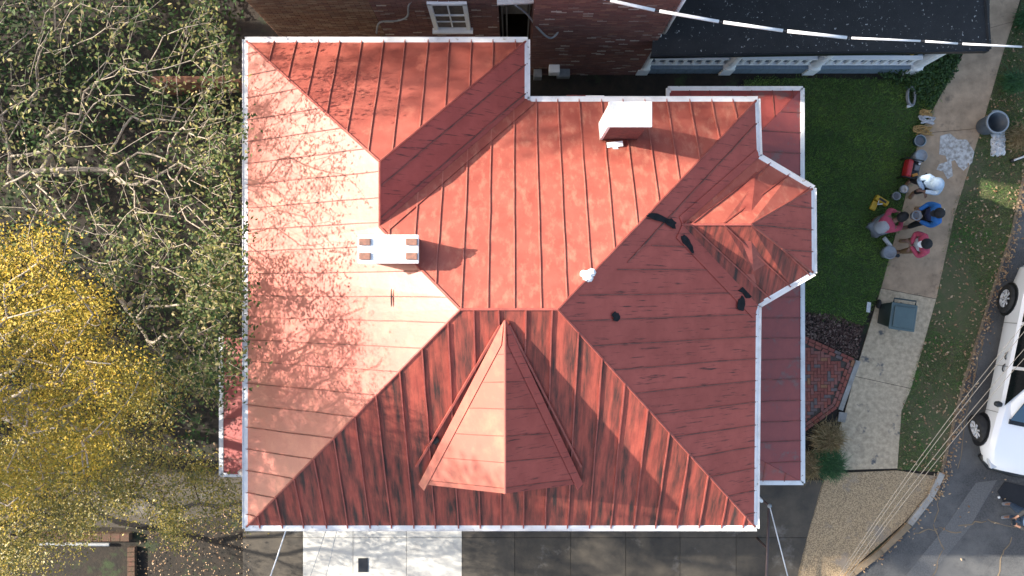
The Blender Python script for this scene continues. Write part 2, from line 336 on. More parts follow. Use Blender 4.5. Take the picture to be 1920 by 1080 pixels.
def paver(x, y, rz, z=0):
    o = bpy.data.objects.new('paver', random.choices(pmesh, (6, 5, 3, 2, 1, 4))[0]); COL.objects.link(o); o.parent = patio
    o.location = (x, y, .012 + random.uniform(0, .006) + z); o.rotation_euler = (random.uniform(-.02, .02), random.uniform(-.02, .02), rz)
x0, y0 = PW[0].x - .3, min(p.y for p in PW) - .3
for i in range(-30, 60):
    for j in range(0, 45):
        for hv in (0, 1):
            # 90-degree herringbone lattice
            bx = x0 + (i * 1 + j) * BW + (i * 0); by = y0 + j * BW - i * BW + 1.2
            if hv == 0: cx, cy, rz = bx + BL / 2, by + BW / 2, 0
            else: cx, cy, rz = bx + BW / 2, by + BW + BL / 2, PI / 2
            k = (i + j) % 4
            if (i * 2) % 4 != 0 and False: continue
            if ((bx - x0) / BW - (by - y0) / BW) % 4 > .5 and ((bx - x0) / BW - (by - y0) / BW) % 4 < 3.5: continue
            if in_poly(np.array([cx]), np.array([cy]), INp)[0]: paver(cx, cy, rz)
for row in (0, 1):
    R = inset(PW, .046 + row * .092)
    for i in (0, 1, 2, 3, 4):
        a, b = R[i], R[(i + 1) % 6]; L = (b - a).length; n = max(1, int(L / BL)); t = (b - a) / L
        for k in range(n):
            c = a + t * (L * (k + .5) / n); paver(c.x, c.y, math.atan2(t.y, t.x), .008)
MB().beam(W(1607, 676, -.05), W(1574, 768, -.05), .12, .09).build('edging', M['curb'], patio)
tag(sheet('stepping_stone', [(1573, 772), (1588, 774), (1584, 792), (1570, 790)], .03, M['curb'], None, None), 'small grey stone block at the patio corner', 'stone')
MUL = [(1420, 580), (1505, 585), (1560, 590), (1618, 612), (1606, 672), (1505, 627), (1420, 590)]
rng = np.random.default_rng(3)
sheet('mulch_bed', MUL, .004, M['soil'], 'brown bark mulch bed above the brick patio', 'mulch bed')
p2 = scatter([W(*p) for p in MUL], 1800, rng); tag(leaves('mulch_chips', np.c_[p2, rng.uniform(.01, .05, len(p2))], .075, M['mulch'], 4, 1.2), 'brown bark chips scattered in the bed beside the patio', 'mulch', kind='stuff')
# grass, fallen leaves
p2 = scatter([W(*p) for p in LAWN], 46000, rng) + rng.normal(size=(46000, 2)) * .045
tag(blades('lawn_grass', p2, 0, .07, .014, .9, M['grass'], 1), 'short dense green grass of the lawn', 'grass', kind='stuff')
p2 = scatter([W(*p) for p in VERGE], 42000, rng); k_ = np.sin(p2[:, 0] * 2.1) + np.sin(p2[:, 1] * 1.7 + p2[:, 0]) + rng.normal(size=len(p2)) * .6
tag(blades('verge_grass', p2[k_ > -.5], 0, .06, .013, 1.1, M['grass_dry'], 2), 'thin patchy grass of the verge by the street', 'grass', kind='stuff')
p2 = scatter([W(*p) for p in VERGE], 900, rng); kx = []
for i in range(len(KL) - 2):
    a, b = W(*KL[i]), W(*KL[i + 1])
    for k in range(170 if i in (1, 2, 3, 4, 5) else 40):
        t = random.random(); kx.append((a.x + (b.x - a.x) * t + random.gauss(.1, .09), a.y + (b.y - a.y) * t + random.gauss(0, .05)))
p2 = np.concatenate([p2, np.array(kx), scatter([W(*p) for p in ROAD[-8:] + [(1960, 900), (1800, 1080), (1602, 1080)]], 60, rng)])
tag(leaves('fallen_leaves', np.c_[p2, rng.uniform(.03, .075, len(p2))], .075, M['leaf_tan'], 9, 2.5), 'dry tan leaves fallen on verge and gutter', 'leaves', kind='stuff')
p2 = scatter([W(*p) for p in [(250, 1000), (470, 930), (470, 1090), (250, 1090)]], 420, rng)
tag(leaves('leaf_litter', np.c_[p2, rng.uniform(.02, .05, len(p2))], .05, M['leaf_tan'], 10, 2.5), 'scattered dry leaves on the dark ground by the driveway', 'leaves', kind='stuff')

# ------------------------------------------------------------------ the house with the red metal roof
EZ = 5.5; S = .74
house = empty('house', (0, 0, 0), 'large house under a red standing-seam metal hip roof with white gutters', 'house')
A, B, C, D, E, Fp, G, Hh, I, J = [W(x, y, EZ) for x, y in ((462, 77), (987, 77), (987, 188), (1418, 188), (1422, 294), (1523, 354), (1524, 511), (1420, 572), (1416, 988), (462, 988))]
nW = Vector((-S, 0, 1)); nE = Vector((S, 0, 1)); nS = Vector((0, -S, 1)); nN = Vector((0, S, 1))
Lr = on_plane(863, 580, J, nS); Rr = on_plane(1046, 580, J, nS); zr = (Lr.z + Rr.z) / 2
nN = (Rr - Lr).cross(D - Lr).normalized(); nN = nN if nN.z > 0 else -nN
nW = (A - J).cross(Lr - J).normalized(); nW = nW if nW.z > 0 else -nW
V1 = on_plane(712, 425, D, nN); V0 = on_plane(712, 303, A, nW)
nE = (I - Hh).cross(Rr - Hh).normalized(); nE = nE if nE.z > 0 else -nE
Mp = on_plane(1278, 421, I, nE); T = W(1408, 421, Mp.z)
print('ridge', zr, 'V', V1.z, V0.z, 'M', Mp.z)
def clip(P, u, lo, hi):
    for sgn, lim in ((1, lo), (-1, hi)):
        out = []
        for i in range(len(P)):
            a, b = P[i], P[(i + 1) % len(P)]; da, db = sgn * (a.dot(u) - lim), sgn * (b.dot(u) - lim)
            if da >= 0: out.append(a)
            if (da >= 0) != (db >= 0): out.append(a + (b - a) * (da / (da - db)))
        P = out
        if len(P) < 3: return []
    return P
def norm(P):
    n = Vector((0, 0, 0))
    for i in range(len(P)): n += (P[i] - P[0]).cross(P[(i + 1) % len(P)] - P[0])
    n.normalize(); return n if n.z > 0 else -n
def face(P, sd, anchor, m, parent, sm=None, sp=.432, hh=.035, wd=.022, first=None):
    """cut one roof plane into metal pans with a raised seam between each two"""
    P = [Vector(p) for p in P]; n = norm(P); sd = Vector(sd); sd = (sd - n * sd.dot(n)).normalized(); u = sd.cross(n).normalized()
    us = [p.dot(u) for p in P]; a0 = Vector(anchor).dot(u); k0 = math.floor((min(us) - a0) / sp); k1 = math.ceil((max(us) - a0) / sp)
    rr = random.Random(int(abs(a0) * 1000))
    cuts = [a0 + k * sp + rr.uniform(-.012, .012) for k in range(k0, k1 + 1)]
    for k in range(len(cuts) - 1):
        q = clip(P, u, cuts[k] + .001, cuts[k + 1] - .001)
        if len(q) < 3: continue
        ar = sum(((q[i] - q[0]).cross(q[i + 1] - q[0])).length for i in range(1, len(q) - 1)) / 2
        if ar > .004: MB().prism(q, n * .012).build('roof_panel', m, parent)
    for k in cuts:
        q = clip(P, u, k - .0005, k + .0005)
        if len(q) < 3: continue
        vs = sorted(q, key=lambda p: p.dot(sd)); a, b = vs[0], vs[-1]
        if (b - a).length < .15: continue
        t = (b - a).normalized(); L = (b - a).length; N = max(2, int(L / .5)); mb = MB()
        pts = [a + t * (L * i / N) + u * rr.uniform(-.006, .006) for i in range(N + 1)]
        for i in range(N): mb.beam(pts[i] + n * .008, pts[i + 1] + n * .008 + t * .004, wd, hh, n)
        mb.build('seam', sm or M['seam'], parent)
def ridge(a, b, m=None, r=.03, parent=None):
    MB().tube([a + Vector((0, 0, .012)), b + Vector((0, 0, .012))], r, 6).build('ridge_cap', m or M['seam'], parent)
dk = MB()
for P in ([J, I, Rr, Lr], [A, J, Lr, V1, V0], [A, V0, B], [B, V0, V1, C], [C, V1, Lr], [C, Lr, Rr, D], [D, Rr, Mp], [D, Mp, E], [Rr, I, Hh, Mp], [E, Mp, T, Fp], [T, Fp, G], [T, G, Hh, Mp]): dk.poly([p - Vector((0, 0, .07)) for p in P])
bot = [A, B, C, D, E, Fp, G, Hh, I, J]
dk.poly([p - Vector((0, 0, .12)) for p in bot])
for i in range(10):
    a, b = bot[i], bot[(i + 1) % 10]; dk.poly([a - Vector((0, 0, .002)), b - Vector((0, 0, .002)), b - Vector((0, 0, .12)), a - Vector((0, 0, .12))])
roof = dk.build('roof', M['seam'], house)
up = Vector((0, 0, 1)); X_, Y_ = Vector((1, 0, 0)), Vector((0, 1, 0))
face([A, J, Lr, V1, V0], X_, W(462, 307, EZ), M['roof_w'], roof, M['seam_dark'], hh=.022, wd=.016)
face([A, V0, B], Y_, W(679, 77, EZ), M['roof_nw'], roof, M['seam_pale'], hh=.026, wd=.02)
face([C, V1, Lr, Rr, D], Y_, W(1045, 188, EZ), M['roof_n'], roof, M['seam_pale'], hh=.026, wd=.02)
face([B, V0, V1, C], V0 - B, (V0 + V1) / 2 + (V0 - V1) * .12, M['roof_e'], roof, M['seam_dark'], hh=.02, sp=.46)
face([D, Rr, Mp], Rr - D, D + Vector((0, -.45, 0)), M['roof_e'], roof, M['seam_dark'], hh=.02, sp=.46)
face([D, Mp, E], Rr - D, D + Vector((0, -.45, 0)), M['roof_e'], roof, M['seam_dark'], hh=.02, sp=.46)
face([Rr, I, Hh, Mp], X_, W(1416, 672, EZ), M['roof_e'], roof, M['seam_dark'], hh=.018, wd=.016)
face([E, Mp, T, Fp], (T + Mp) / 2 - (E + Fp) / 2, (T + Fp) / 2, M['roof_n'], roof, hh=.025, sp=.42)
face([T, Fp, G], X_, T, M['roof_e'], roof, M['seam_dark'], hh=.02)
face([T, G, Hh, Mp], (T + Mp) / 2 - (G + Hh) / 2, (T + G) / 2, M['roof_s'], roof, M['seam'], hh=.03, sp=.42)
# south plane is cut round nothing: the dormer stands on it
face([J, I, Rr, Lr], Y_, W(694, 988, EZ), M['roof_s'], roof, M['seam'], hh=.034, wd=.024)
for a, b in ((Lr, Rr), (Lr, J), (Rr, I), (Rr, D), (A, V0), (V0, B), (V0, V1), (V1, Lr), (Mp, T), (T, Fp), (T, G)): ridge(a, b, parent=roof, r=.024)
def valley(a, b, off, wd, m):              # flat flashing strip beside a valley
    n = norm([a, b, off]); t = (b - a).normalized(); s = (off - a); s = (s - t * s.dot(t)).normalized()
    MB().prism([a + n * .02, b + n * .02, b + s * wd + n * .02, a + s * wd + n * .02], n * .012).build('valley_flashing', m, roof)
valley(V1, C, D, .2, M['roof_n']); valley(Mp, Hh, I, .3, M['roof_e']); valley(Mp, E, D, .16, M['roof_e'])
valley(Mp, Hh, G, .16, M['roof_s'])
# dormer on the south slope
dorm = bpy.data.objects.new('dormer', None); COL.objects.link(dorm); dorm.parent = house
K0 = on_plane(947, 600, J, nS) + up * .05
KL = on_plane(788, 905, J, nS) + up * .10; KR = on_plane(1090, 904, J, nS) + up * .10
K1 = W(947, 925, 7.88)
MB().poly([K0, KL, K1]).poly([K0, K1, KR]).poly([KL, KR, K1]).poly([K0, KR, KL]).build('dormer_frame', M['seam'], dorm)
face([K0, KL, K1], KL - K1, (K0 + K1) / 2, M['roof_w'], dorm, M['seam_dark'], hh=.012, wd=.012, sp=.47)
face([K0, K1, KR], KR - K1, (K0 + K1) / 2, M['roof_e'], dorm, M['seam_dark'], hh=.014, wd=.012, sp=.47)
ridge(K0, K1, M['roof_w'], .022, dorm)
for kc, m_ in ((KL, M['roof_w']), (KR, M['roof_e'])):
    n = norm([K0, kc, K1]); t = (kc - K0).normalized(); s = (K1 - K0); s = (s - t * s.dot(t)).normalized()
    MB().prism([K0 + n * .02, kc + n * .02, kc + s * .17 + n * .02, K0 + t * .4 + s * .17 + n * .02], n * .012).build('rake_flashing', m_, dorm)
    sd = -1 if kc is KL else 1; o0 = K0 + Vector((sd * .02, .06, .0)); tt = (kc - K0)
    p0 = on_plane(947 + sd * 8, 606, J, nS); p1 = on_plane(947 + sd * (166 if sd < 0 else 143), 872, J, nS); ns = nS.normalized()
    MB().beam(p0 + ns * .01, p1 + ns * .01, .035, .05, ns).build('valley_seam', M['seam'], dorm)
# tar repairs
random.seed(11)
def blob(px, py, rx, ry, rot, plane, name='tar_patch', m=None, par=None, seed=0):
    p0, n = plane; rr = random.Random(seed); pts = []
    for k in range(14):
        a = 2 * PI * k / 14; r = rr.uniform(.65, 1.15); x, y = rx * r * math.cos(a), ry * r * math.sin(a)
        pts.append(on_plane(px + x * math.cos(rot) - y * math.sin(rot), py + x * math.sin(rot) + y * math.cos(rot), p0, n) + n.normalized() * .038)
    return MB().prism(pts, n.normalized() * .008).build(name, m or M['tar'], par or roof)
PE, PSs = (I, nE), (J, nS)
for i, (x, y, a, b, r) in enumerate(((1232, 409, 26, 7, .3), (1254, 418, 15, 8, .6), (1286, 456, 20, 7, 1.0), (1399, 545, 17, 15, 0), (1388, 570, 8, 18, .1), (1152, 593, 8, 9, 0))): blob(x, y, a, b, r, PE, seed=i)
blob(815, 823, 10, 8, 0, PSs, seed=9); blob(737, 560, 1.3, 20, 0, (J, nW), seed=12)
# gutters
def gutter(pts, parent, wd=.085, ht=.10, z=-.07):
    for i in range(len(pts) - 1):
        a, b = pts[i] + up * z, pts[i + 1] + up * z; t = (b - a).normalized(); r = t.cross(up) * wd / 2
        g = MB()
        g.beam(a, b, wd, .088); g.beam(a + r, b + r, .016, ht); g.beam(a - r, b - r, .012, ht + .005); g.beam(a + r + up * ht, b + r + up * ht, .045, .014)
        g.build('gutter', M['white'], parent)
def outset(P, d):
    n = len(P); out = []
    for i in range(n):
        a, b, c = P[i - 1], P[i], P[(i + 1) % n]; t1 = (b - a).normalized(); t2 = (c - b).normalized()
        n1, n2 = up.cross(t1), up.cross(t2); k = (n1 + n2) / (1 + n1.dot(n2)); out.append(b + k * d)
    return out
go = outset(bot, .025)     # bot runs clockwise from above, so up x t points outwards
gutter(go + [go[0]], house)
# chimneys
def chimney(px, py, x2, y2, zt, zb, mbody, holes, name='chimney'):
    a, b = W(px, py, zt), W(x2, y2, zt); cx, cy = (a.x + b.x) / 2, (a.y + b.y) / 2; dx, dy = abs(b.x - a.x), abs(b.y - a.y)
    body = MB().box((cx, cy, (zt + zb) / 2 - .06), (dx - .10, dy - .10, zt - zb - .12)).build('chimney', mbody, house)
    for k in range(int((zt - .75 - .12 - zb) / .075) + 10):
        z = zt - .16 - k * .075
        if z < zb + .3: break
        MB().box((cx, cy, z), (dx - .086, dy - .086, .062)).build('brick_course', mbody, body)
    MB().box((cx, cy, zt - .11), (dx - .04, dy - .04, .075)).build('corbel', mbody, body)
    MB().box((cx, cy, zt - .035), (dx, dy, .07)).build('cap', M['white_and_sunlit'], body, bevel=.015)
    for sx, sy in holes:
        MB().box((cx + sx * dx * .385, cy + sy * dy * .25, zt + .015), (.19, .115, .05)).build('vent_brick', M['ventb'], body, bevel=.01)
    return body
chimney(671, 440, 785, 494, 8.55, 6.2, M['brick_dark'], ((-1, 1), (1, 1), (-1, -1), (1, -1)))
ch2 = chimney(1141, 190, 1223, 238, 7.9, 5.9, M['brick_dark'], ())
ca_, cb_ = W(1141, 190, 7.9), W(1223, 238, 7.9); MB().box((ca_.x + .03, (ca_.y + cb_.y) / 2, 6.9), (.05, ca_.y - cb_.y - .08, 1.75)).build('sunlit_side', M['white_and_sunlit'], ch2)  # sunlit white of the west side put into this slab's colour
q0 = on_plane(1152, 272, D, nN); MB().box(q0 + Vector((0, 0, .08)), (.30, .10, .03), .1).box(q0 + Vector((.02, -.1, .06)), (.10, .16, .05), .3).build('flashing_scrap', M['white'], ch2)
for x0_, x1_, y_, m_ in ((1062, 1098, 178, 'brick_dark'), (1098, 1133, 179, 'white_and_sunlit')):
    a, b = W(x0_, y_, 5.45), W(x1_, y_ + 14, 5.45); MB().box(((a.x + b.x) / 2, (a.y + b.y) / 2, 2.72), (b.x - a.x, a.y - b.y, 5.46)).build('chimney_breast', M[m_], house)  # second half coloured white for glare on sunlit brick
rag = on_plane(1101, 518, D, nN); rg = MB(); rr = random.Random(2)
for k in range(7): rg.lathe([(.0, -.04), (.06, -.02), (.075, .02), (.04, .05), (0, .06)], 7, rag + Vector((rr.uniform(-.07, .07), rr.uniform(-.07, .07), .06)), Matrix.Rotation(rr.uniform(-1, 1), 3, 'X'))
tag(rg.build('cloth_rag', M['whiteplastic']), 'crumpled white rag lying on the hip of the red roof', 'rag')
# walls, windows, porch
ins = [p + Vector((0, 0, -.13)) for p in outset(bot, -.42)]
wl = MB()
for i in range(10):
    a, b = ins[i], ins[(i + 1) % 10]; wl.poly([Vector((a.x, a.y, -.05)), Vector((b.x, b.y, -.05)), b, a])
wl.build('wall', M['siding'], house)
for i, ts in ((8, (.2, .5, .8)), (9, (.15, .45, .75)), (7, (.25, .7)), (0, (.3, .7)), (5, (.5,))):
    a, b = ins[i], ins[(i + 1) % 10]; t = (b - a).normalized(); o = up.cross(t)
    for k in ts:
        for zc in (1.6, 4.0):
            c = a + (b - a) * k; c.z = zc; fr = MB().box(c + o * .02, (1.0, .08, 1.6), math.atan2(t.y, t.x)).build('window', M['white'], house)
            MB().box(c + o * .045, (.84, .06, 1.44), math.atan2(t.y, t.x)).build('pane', M['glass'], fr)
PZ = 3.4; PS = .30
def porch(name, outer, inner_z, faces, gut):
    pr = bpy.data.objects.new(name, None); COL.objects.link(pr); pr.parent = house
    for P, sd, an, m in faces:
        MB().prism([p - up * .10 for p in P], up * .095).build('deck', M['seam'], pr); face(P, sd, an, m, pr, M['seam_dark'], hh=.02, wd=.016, sp=.45)
    gutter(gut, pr, .07, .07, -.05); return pr
a1, a2, a3, a4 = W(1255, 168, PZ), W(1502, 168, PZ), W(1503, 903, PZ), W(1419, 903, PZ)
xw = ins[3].x; rise = (a2.x - xw) * PS
b1 = Vector((a1.x, ins[3].y - 0.0, PZ + (a1.y - ins[3].y) * PS)); hy = a2.y - (a2.x - xw)
b2 = Vector((xw, hy, PZ + rise)); b3 = Vector((xw, a3.y + (a3.x - xw) * .55, PZ + rise)); b4 = Vector((xw, a3.y, PZ))
bb1 = Vector((a1.x, hy, PZ + rise))
porch('porch_roof', None, None, [([a1, a2, b2, bb1], Y_, a2 - X_ * .2, M['roof_porch']), ([a2, a3, b3, b2], X_, a3, M['roof_porch']), ([a3, b4, b3], Y_, a3 - X_ * .4, M['roof_porch'])],
      [a1 + Vector((-.03, -.3, 0)), a1 + Vector((-.03, .03, 0)), a2 + Vector((.03, .03, 0)), a3 + Vector((.03, -.03, 0)), Vector((xw, a3.y - .03, PZ))])
MB().prism([Vector((xw, a3.y, -.05)), Vector((a3.x - .15, a3.y + .1, -.05)), Vector((a2.x - .15, a2.y - .15, -.05)), Vector((xw, a2.y - .15, -.05))], up * .55).build('porch_floor', M['ndeck'], house)
for k in range(5):
    y = a2.y - .3 + (a3.y - a2.y + .5) * k / 4; MB().lathe([(.10, .5), (.10, .6), (.075, .65), (.065, 3.1), (.09, 3.15), (.09, 3.3)], 14, (a2.x - .3, y, 0)).build('porch_column', M['white'], house, True)
c1, c2 = W(417, 633, 3.0), W(417, 888, 3.0); xh = -5.0
pw = porch('side_porch_roof', None, None, [([c1, c2, Vector((xh, c2.y, 3.0 + (xh - c1.x) * .2)), Vector((xh, c1.y, 3.0 + (xh - c1.x) * .2))], X_, c1, M['roof_porch'])],
      [Vector((xh, c2.y - .03, 3)), c2 + Vector((-.03, -.03, 0)), c1 + Vector((-.03, .03, 0))])
for y in (c1.y - .2, c2.y + .2): MB().box((c1.x + .2, y, 1.45), (.1, .1, 2.9)).build('porch_post', M['white'], house)
e = W(1421, 936, 5.2); MB().tube([e, e + Vector((.10, -.06, -.1)), e + Vector((.16, -.1, -.4)), e + Vector((-.2, .25, -.8)), e + Vector((-.2, .25, -5.1))], .035, 8).build('downspout', M['white'], house)
e = W(457, 893, 3.6); MB().tube([e + Vector((.3, .05, .3)), e, e + Vector((-.18, .03, -.3)), e + Vector((-.2, .03, -3.4))], .04, 8).build('downspout', M['white'], house)

# ------------------------------------------------------------------ neighbour's brick house
nb = empty('brick_house', (0, 0, 0), 'dark brick neighbouring house with white-columned side porch', 'house')
def brick_wall(a, b, z0, z1, skip=(), bm=None):
    a, b = Vector(a), Vector(b); L = (b - a).length; t = (b - a) / L; o = t.cross(up); ang = math.atan2(t.y, t.x)
    mb = MB(); bl, bh = .215, .075; r = random.Random(int(a.x * 77))
    for j in range(int((z1 - z0) / bh)):
        z = z0 + j * bh; x = -(bl / 2 if j % 2 else 0)
        while x < L:
            s, e_ = max(x, 0), min(x + bl - .014, L); x += bl
            if e_ - s < .03 or any(u0 < (s + e_) / 2 < u1 and v0 < z + bh / 2 < v1 for u0, u1, v0, v1 in skip): continue
            p = r.uniform(0, .008); c = [a + t * s, a + t * e_]
            mb.prism([Vector((c[0].x, c[0].y, z)), Vector((c[1].x, c[1].y, z)), Vector((c[1].x, c[1].y, z)) + o * (.012 + p), Vector((c[0].x, c[0].y, z)) + o * (.012 + p)], up * (bh - .013))
    ob = mb.build('brickwork', bm or M['brick_n'], nb); ob['kind'] = 'stuff'; return ob
YA, YB, XA0, XA1, XB0 = 5.46, 5.80, .45, 3.2, -5.35
NH = 7.6
for (x0_, x1_, y_) in ((XA0, XA1, YA), (XB0, -.28, YB)):
    MB().prism([(x0_, y_, -.05), (x1_, y_, -.05), (x1_, y_ + 6, -.05), (x0_, y_ + 6, -.05)], up * NH).build('wall', M['mortar'], nb)
    if y_ == YB: brick_wall((XB0, y_, 0), (-2.9, y_, 0), 0, NH - .1, (), M['brick_o']); brick_wall((-2.89, y_, 0), (x1_, y_, 0), 0, NH - .1, ((-1.72 + 2.89, -.93 + 2.89, 3.1, 5.0),))
    else: brick_wall((x0_, y_, 0), (x1_, y_, 0), 0, NH - .1)
brick_wall((XA0, YA + 3, 0), (XA0, YA, 0), 0, NH - .1); brick_wall((XA1, YA, 0), (XA1, YA + 3, 0), 0, NH - .1)
brick_wall((XB0, YB + 3, 0), (XB0, YB, 0), 0, NH - .1)
MB().prism([(-.28, 7.0, 0), (XA0, 7.0, 0), (XA0, 11, 0), (-.28, 11, 0)], up * NH).build('wall', M['mortar'], nb)
MB().prism([(XA1, 8.3, 0), (10.3, 8.3, 0), (10.3, 14, 0), (XA1, 14, 0)], up * NH).build('wall', M['mortar'], nb)
ra = [Vector(p) for p in ((XB0 - .35, 5.75, NH), (10.6, 5.75, NH), (10.6, 14, NH), (XB0 - .35, 14, NH))]; rb = [Vector((XB0 + 3.2, 9.9, NH + 2.9)), Vector((7.2, 9.9, NH + 2.9))]
MB().poly([ra[0], ra[1], rb[1], rb[0]]).poly([ra[1], ra[2], rb[1]]).poly([ra[2], ra[3], rb[0], rb[1]]).poly([ra[3], ra[0], rb[0]]).poly(ra[::-1]).build('roof', M['black_roof'], nb)
MB().tube([(XA1 + .08, YA + .06, 3.75), (XA1 + .08, YA + .06, NH)], .05, 8).build('downspout', M['bluewhite'], nb, True)
# window
wx = -1.32; win = MB()
win.box((wx - .36, YB - .01, 4.05), (.09, .12, 1.95)).box((wx + .36, YB - .01, 4.05), (.09, .12, 1.95)).box((wx, YB - .01, 5.0), (.81, .12, .1)).box((wx, YB - .03, 3.08), (.9, .2, .08))
win = win.build('window', M['bluewhite'], nb)
for z in (3.62, 4.55): MB().box((wx, YB + .012, z), (.64, .02, .88)).build('pane', M['glass'], win)
MB().box((wx, YB - .012, 4.09), (.66, .04, .05)).box((wx, YB - .012, 4.1), (.03, .036, 1.86)).box((wx, YB - .010, 3.6), (.64, .03, .025)).build('sash', M['bluewhite'], win)
# recess door and soffit, conduits, meter boxes
MB().box((.08, 6.98, 2.5), (.62, .06, 4.6)).build('door', M['bluewhite'], nb); MB().box((.08, 6.94, 3.6), (.42, .04, 2.2)).build('door_glass', M['glass'], nb)
for x in (-.22, -.12, .38): MB().beam((x, 6.1, .0), (x, 6.1, .001), .04, 4.4).box((x, 6.1, 2.2), (.035, .035, 4.4)).build('porch_post', M['grey_metal'], nb)
a = W(932, 10, 5.3); b = W(1050, 2, 5.3); MB().prism([a, W(990, 8, 5.3), W(1052, 2, 5.3), W(1060, -60, 5.3), W(932, -60, 5.3)], up * .08).build('entry_roof', M['white'], nb)
def tubepath(pix, yz, r, m, name, par):
    pts = [W(x, y, z) for (x, y), z in zip(pix, yz)]; sm = []
    for i in range(len(pts) - 1):
        p0, p1, p2, p3 = pts[max(i - 1, 0)], pts[i], pts[i + 1], pts[min(i + 2, len(pts) - 1)]
        for k in range(5):
            t = k / 5; sm.append(.5 * ((2 * p1) + (p2 - p0) * t + (2 * p0 - 5 * p1 + 4 * p2 - p3) * t * t + (3 * p1 - p0 - 3 * p2 + p3) * t ** 3))
    sm.append(pts[-1]); return MB().tube(sm, r, 7).build(name, m, par, True)
tubepath([(800, -20), (768, 6), (764, 30), (745, 39), (712, 42), (706, 62)], [5.6, 4.9, 4.2, 4.0, 3.8, 3.2], .022, M['grey_metal'], 'conduit', nb)
tubepath([(966, 9), (990, 28), (1008, 52), (1030, 71), (1046, 60), (1054, 30), (1062, 12), (1084, -4)], [5.2, 4.8, 4.4, 4.0, 4.0, 4.4, 4.9, 5.3], .024, M['grey_metal'], 'service_cable', nb)
h = W(1058, 14, 4.9); MB().box(h, (.10, .10, .16), .4).build('weatherhead', M['bluewhite'], nb)
for x, y, z, d in ((1039, 119, 1.0, (.26, .2, .35)), (1056, 126, .6, (.32, .2, .25)), (1008, 124, .5, (.2, .2, .4))):
    p = W(x, y, z); MB().box((p.x, YA - .12, z), d).build('meter_box', M['bluewhite'] if z > .8 else M['grey_metal'], nb, bevel=.015)
# side porch
po = bpy.data.objects.new('side_porch', None); COL.objects.link(po); po.parent = nb
fx0, fx1, fy = XA1 + .03, 10.25, 5.47
MB().prism([(fx0, fy, .5), (fx1, fy, .5), (fx1, 8.25, .5), (fx0, 8.25, .5)], up * .08).build('porch_floor', M['ndeck'], po)
for k in range(30):
    x = fx0 + (fx1 - fx0) * k / 30; MB().box((x + .115, fy + .03, .24), (.222, .03, .5)).build('skirt_board', M['ndeck'], po)
cxs = [3.3, 5.42, 7.55, 10.1]
for x in cxs:
    MB().box((x, fy + .1, .30), (.30, .28, .58)).build('pedestal', M['bluewhite'], po, bevel=.01)
    MB().lathe([(.165, .60), (.165, .66), (.13, .70), (.125, .75), (.115, 2.0), (.10, 3.0), (.14, 3.05), (.14, 3.15)], 18, (x, fy + .1, 0)).build('porch_column', M['bluewhite'], po, True)
for i in range(3):
    a, b = cxs[i] + .16, cxs[i + 1] - .16
    MB().box(((a + b) / 2, fy + .1, 1.28), (b - a, .10, .06)).build('top_rail', M['bluewhite'], po); MB().box(((a + b) / 2, fy + .1, .70), (b - a, .07, .06)).build('bottom_rail', M['bluewhite'], po)
    n = int((b - a) / .21)
    for k in range(n): MB().box((a + (b - a) * (k + .5) / n, fy + .1, .99), (.075, .06, .53)).build('baluster', M['bluewhite'], po)
pe0, pe1, ye = 3.08, 10.55, 5.16; zt = 3.2; up_ = lambda y: zt + (y - ye) * .42
rp = MB().prism([(pe0, ye, zt), (pe1, ye + .12, zt), (pe1 - .9, 8.28, up_(8.28)), (pe0 + .15, 8.28, up_(8.28))], up * .06).build('porch_roof', M['black_roof'], po)
MB().prism([(pe1, ye + .12, zt), (pe1 + .02, 8.28, zt), (pe1 - .9, 8.28, up_(8.28))], up * .06).build('hip_end', M['black_roof'], rp)
MB().tube([(pe1, ye + .12, zt + .05), (pe1 - .9, 8.28, up_(8.28) + .05)], .05, 6).build('hip_cap', M['black_roof'], rp)
MB().beam((pe0, ye - .02, zt - .14), (pe1, ye + .1, zt - .14), .05, .19).build('fascia', M['carblack'], rp)
a, b = Vector((XA1 + .02, 5.5, up_(5.5) + .07)), Vector((XA1 + .02, 7.4, up_(7.4) + .07)); MB().beam(a, b, .09, .10).build('wall_flashing', M['bluewhite'], rp)
tag(MB().lathe([(0, .58), (.15, .58), (.19, .85), (.16, .85), (.13, .62), (0, .62)], 16, W(1706, 100, .8) + Vector((0, 0, -.8 + .0))).build('flower_pot', M['carblack'], None, True), 'black pot standing on the neighbour porch floor', 'pot')
pp = W(1706, 100, .8); tag(MB().lathe([(0, 1.0), (.06, .98), (.085, .92), (.06, .87), (0, .86)], 12, (pp.x, pp.y, 0)).build('pumpkin', M['yellow_tool'], None, True), 'small yellow gourd set in the black porch pot', 'pumpkin')

# ------------------------------------------------------------------ fence, brick edging, wires
fe = empty('wooden_fence', W(380, 155, 0), 'low reddish wooden board fence beyond the bare tree', 'fence'); f0, f1 = W(285, 158, 1.2), W(452, 152, 1.2)
for k in range(14):
    c = f0 + (f1 - f0) * ((k + .5) / 14); MB().box((c.x - fe.location.x, c.y - fe.location.y, .62), ((f1 - f0).length / 14 - .012, .03, 1.24 + .03 * math.sin(k * 5))).build('board', M['wood'], fe)
for dz in (.35, 1.28): MB().box(((f0.x + f1.x) / 2 - fe.location.x, (f0.y + f1.y) / 2 - fe.location.y + .06, dz), ((f1 - f0).length, .15, .05)).build('rail', M['wood'], fe)
ed = empty('brick_edging', W(250, 1050, 0), 'low red brick edging row beside the dark driveway', 'edging')
for k in range(8):
    p = W(250, 1028 + k * 9, 0) - ed.location; MB().box((p.x, p.y, .07), (.19, .112, .16)).build('brick', M['brick_old'], ed, bevel=.008)
ew = empty('garden_wall', W(150, 1008, 0), 'low red brick wall with a pale pipe below the golden tree', 'wall')
